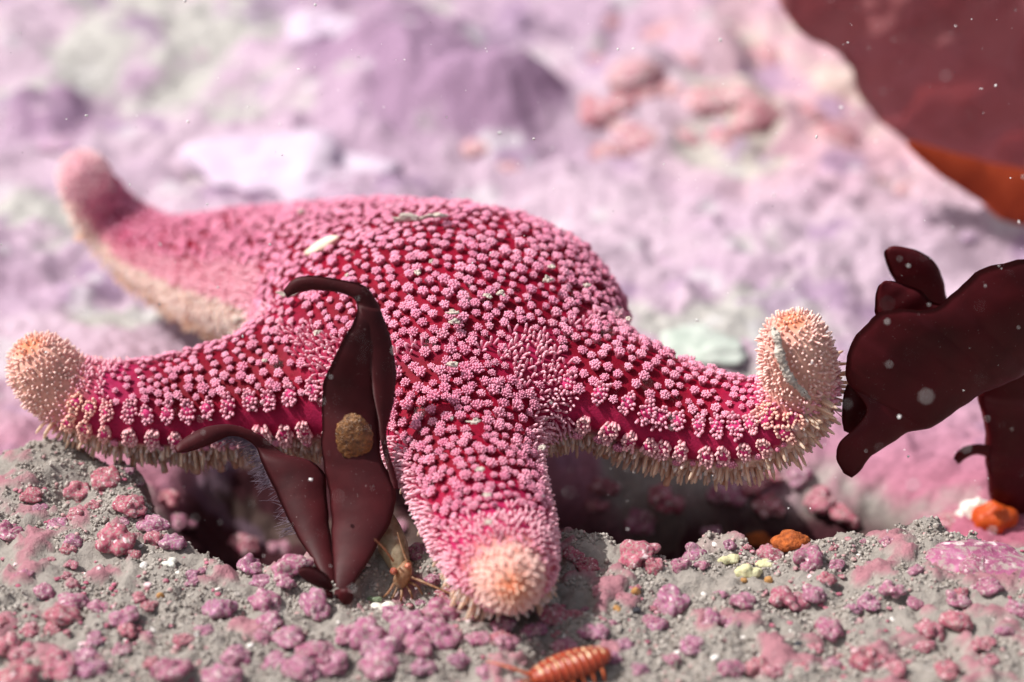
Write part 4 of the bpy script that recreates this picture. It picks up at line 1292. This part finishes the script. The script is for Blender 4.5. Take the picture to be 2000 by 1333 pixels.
def ball(name, p, r, mat, parent, org):
    bm = bmesh.new(); bmesh.ops.create_icosphere(bm, subdivisions=3, radius=1)
    V = np.array([v.co[:] for v in bm.verts]); F = np.array([[v.index for v in f.verts] for f in bm.faces]); bm.free()
    return put(name, make_mesh(name, V * r + p - np.asarray(org), [F], None, mat), parent)
M_EYE = mat_plain('shrimp_eye', lin((120, 40, 40)), lin((226, 140, 110)), 12, .2)
ball('eye', aty(769, 1116, ys - .34), .06, M_EYE, shr, sp0); ball('eye', aty(797, 1106, ys - .34), .055, M_EYE, shr, sp0)
for (a_, b_, c_) in [((770, 1140), (758, 1158), (738, 1175)), ((776, 1145), (768, 1165), (756, 1182)), ((784, 1148), (784, 1168), (779, 1186)), ((792, 1142), (802, 1158), (806, 1176)), ((796, 1136), (815, 1146), (828, 1168))]:
    put('leg', tube_mesh('leg', [aty(*a_, ys - .25), aty(*b_, ys - .4), aty(*c_, ys - .3)], [.026, .020, .010], M_SHO, 20, 6, sp0), shr)
put('antenna', tube_mesh('antenna', [aty(768, 1096, ys - .3), aty(750, 1072, ys - .6), aty(732, 1054, ys - .9)], [.02, .015, .008], M_SHO, 24, 6, sp0), shr)
put('antenna', tube_mesh('antenna', [aty(798, 1125, ys - .3), aty(840, 1143, ys - .5), aty(880, 1160, ys - .6), aty(912, 1172, ys - .6)], [.025, .02, .014, .008], M_SHO, 30, 6, sp0), shr)
put('antenna', tube_mesh('antenna', [aty(796, 1100, ys - .2), aty(785, 1070, ys - .1), aty(776, 1040, ys)], [.02, .014, .008], M_SHO, 24, 6, sp0), shr)
put('tail_fan', blade_mesh('tail_fan', [aty(726, 985, ys + .9), aty(708, 975, ys + 1.0), aty(700, 966, ys + 1.05)], [aty(730, 975, ys + .9), aty(722, 955, ys + 1.0), aty(712, 950, ys + 1.05)], .1, .04, M_SHO, 16, 8, 0, sp0), shr)

# ------------------------------------------------------------------ orange isopod at the bottom edge
ip = bed_hit(1105, 1312)
iso = empty('isopod', ip, 'bright orange segmented isopod with pale dots crawling at the bottom edge', 'isopod')
up = np.array([0, 0, .22])
E0, E1 = bed_hit(1040, 1350), bed_hit(1182, 1308)
E1 = E1 + np.array([0, 0, .05])
ax = unit(E1 - E0); Ln = np.linalg.norm(E1 - E0) * 1.05
sd_ = unit(np.cross(ax, [0, 0, 1])); nz = np.cross(sd_, ax)
nn, mm = 120, 28
f = np.linspace(0, 1, nn)
prof = np.sin(np.pi * np.clip(f * .93 + .05, 0, 1)) ** 0.42
seg = 1 - 0.10 * np.abs(np.sin(f * np.pi * 11)) ** 8
ph = np.arange(mm) / mm * 2 * np.pi
Wd, Ht = .27, .19
V = (E0 + up)[None, None] + ax * (f * Ln)[:, None, None] + sd_ * (np.cos(ph)[None, :] * (prof * seg * Wd)[:, None])[..., None] + nz * (np.sin(ph)[None, :] * (prof * seg * Ht)[:, None])[..., None]
C = np.broadcast_to(lin((160, 66, 40)), (nn, mm, 3)).copy()
C[(np.abs(np.sin(f * np.pi * 11)) > .93)] = lin((150, 40, 18))
for k in range(9):
    for s_ in (6, 9):
        i = int((0.08 + .1 * k) * nn); C[i:i + 4, s_ - 1 + (k % 2):s_ + 1] = lin((226, 190, 150))
C[:, 7] = C[:, 7] * .55
i = np.arange(nn * mm).reshape(nn, mm); j = np.roll(i, -1, 1)
q4 = np.stack([i[:-1], j[:-1], j[1:], i[1:]], -1).reshape(-1, 4)
capA = np.stack([j[0], i[0], np.full(mm, nn * mm)], -1); capB = np.stack([i[-1], j[-1], np.full(mm, nn * mm + 1)], -1)
V = np.concatenate([V.reshape(-1, 3), [E0 + up], [E0 + up + ax * Ln]])
C = np.concatenate([C.reshape(-1, 3), [C[0, 0]], [C[-1, 0]]])
M_ISO = mat_attr('isopod_shell', .35, .5)
put('body', make_mesh('body', V - ip, [q4, capA, capB], C, M_ISO), iso)
M_ISL = mat_plain('isopod_limb', lin((190, 80, 40)), lin((214, 120, 80)), 6, .5)
for k in range(6):
    for s_ in (1, -1):
        b0 = E0 + up + ax * Ln * (.15 + .13 * k) + sd_ * s_ * Wd * .85 - nz * .05
        put('leg', tube_mesh('leg', [b0, b0 + sd_ * s_ * .06 - nz * .06, b0 + sd_ * s_ * .09 - nz * .16], [.03, .022, .010], M_ISL, 14, 6, ip), iso)
for s_, e in ((1, (-.45, .25, .2)), (-1, (-.25, .35, .35))):
    b0 = E0 + up + sd_ * s_ * .1
    put('antenna', tube_mesh('antenna', [b0, b0 - ax * .25 + sd_ * s_ * .1 + nz * .15, b0 - ax * .5 + sd_ * s_ * .35 + nz * .2], [.03, .02, .008], M_ISL, 20, 6, ip), iso)

# ------------------------------------------------------------------ particles drifting in the water
bm = bmesh.new(); bmesh.ops.create_icosphere(bm, subdivisions=1, radius=1)
V0 = np.array([v.co[:] for v in bm.verts]); F0 = np.array([[v.index for v in f_.verts] for f_ in bm.faces]); bm.free()
m = 1700
dd = rng.uniform(24, 37, m)
px_, py_ = rng.uniform(-250, 2250, m), rng.uniform(-200, 1400, m)
P = CAM + (FWD + RGT * ((px_ - 1000) / FPX)[:, None] - UPV * ((py_ - 666) / FPX)[:, None]) * dd[:, None]
keep = P[:, 2] > bed_height(P[:, 0], P[:, 1]) + .3
P = P[keep]; m = len(P)
r = .006 + .020 * rng.random(m) ** 4
dark = rng.random(m) < .12
r = np.where(dark, .007, r)
V = V0[None] * r[:, None, None] * rng.uniform(.4, 1.5, (m, 1, 3)) * rng.uniform(.6, 1.3, (m, len(V0), 1)) + P[:, None]
C = np.where(dark[:, None], np.array([[.12, .10, .10]]), np.array([[.75, .72, .72]]))
put('drifting_particles', make_mesh('drifting_particles', V.reshape(-1, 3), [(F0[None] + (np.arange(m) * len(V0))[:, None, None]).reshape(-1, 3)], np.repeat(C[:, None], len(V0), 1).reshape(-1, 3),
    mat_attr('particle', .9, .1), False), kind='stuff', label='white specks of particles drifting in the clear water', cat='particles')
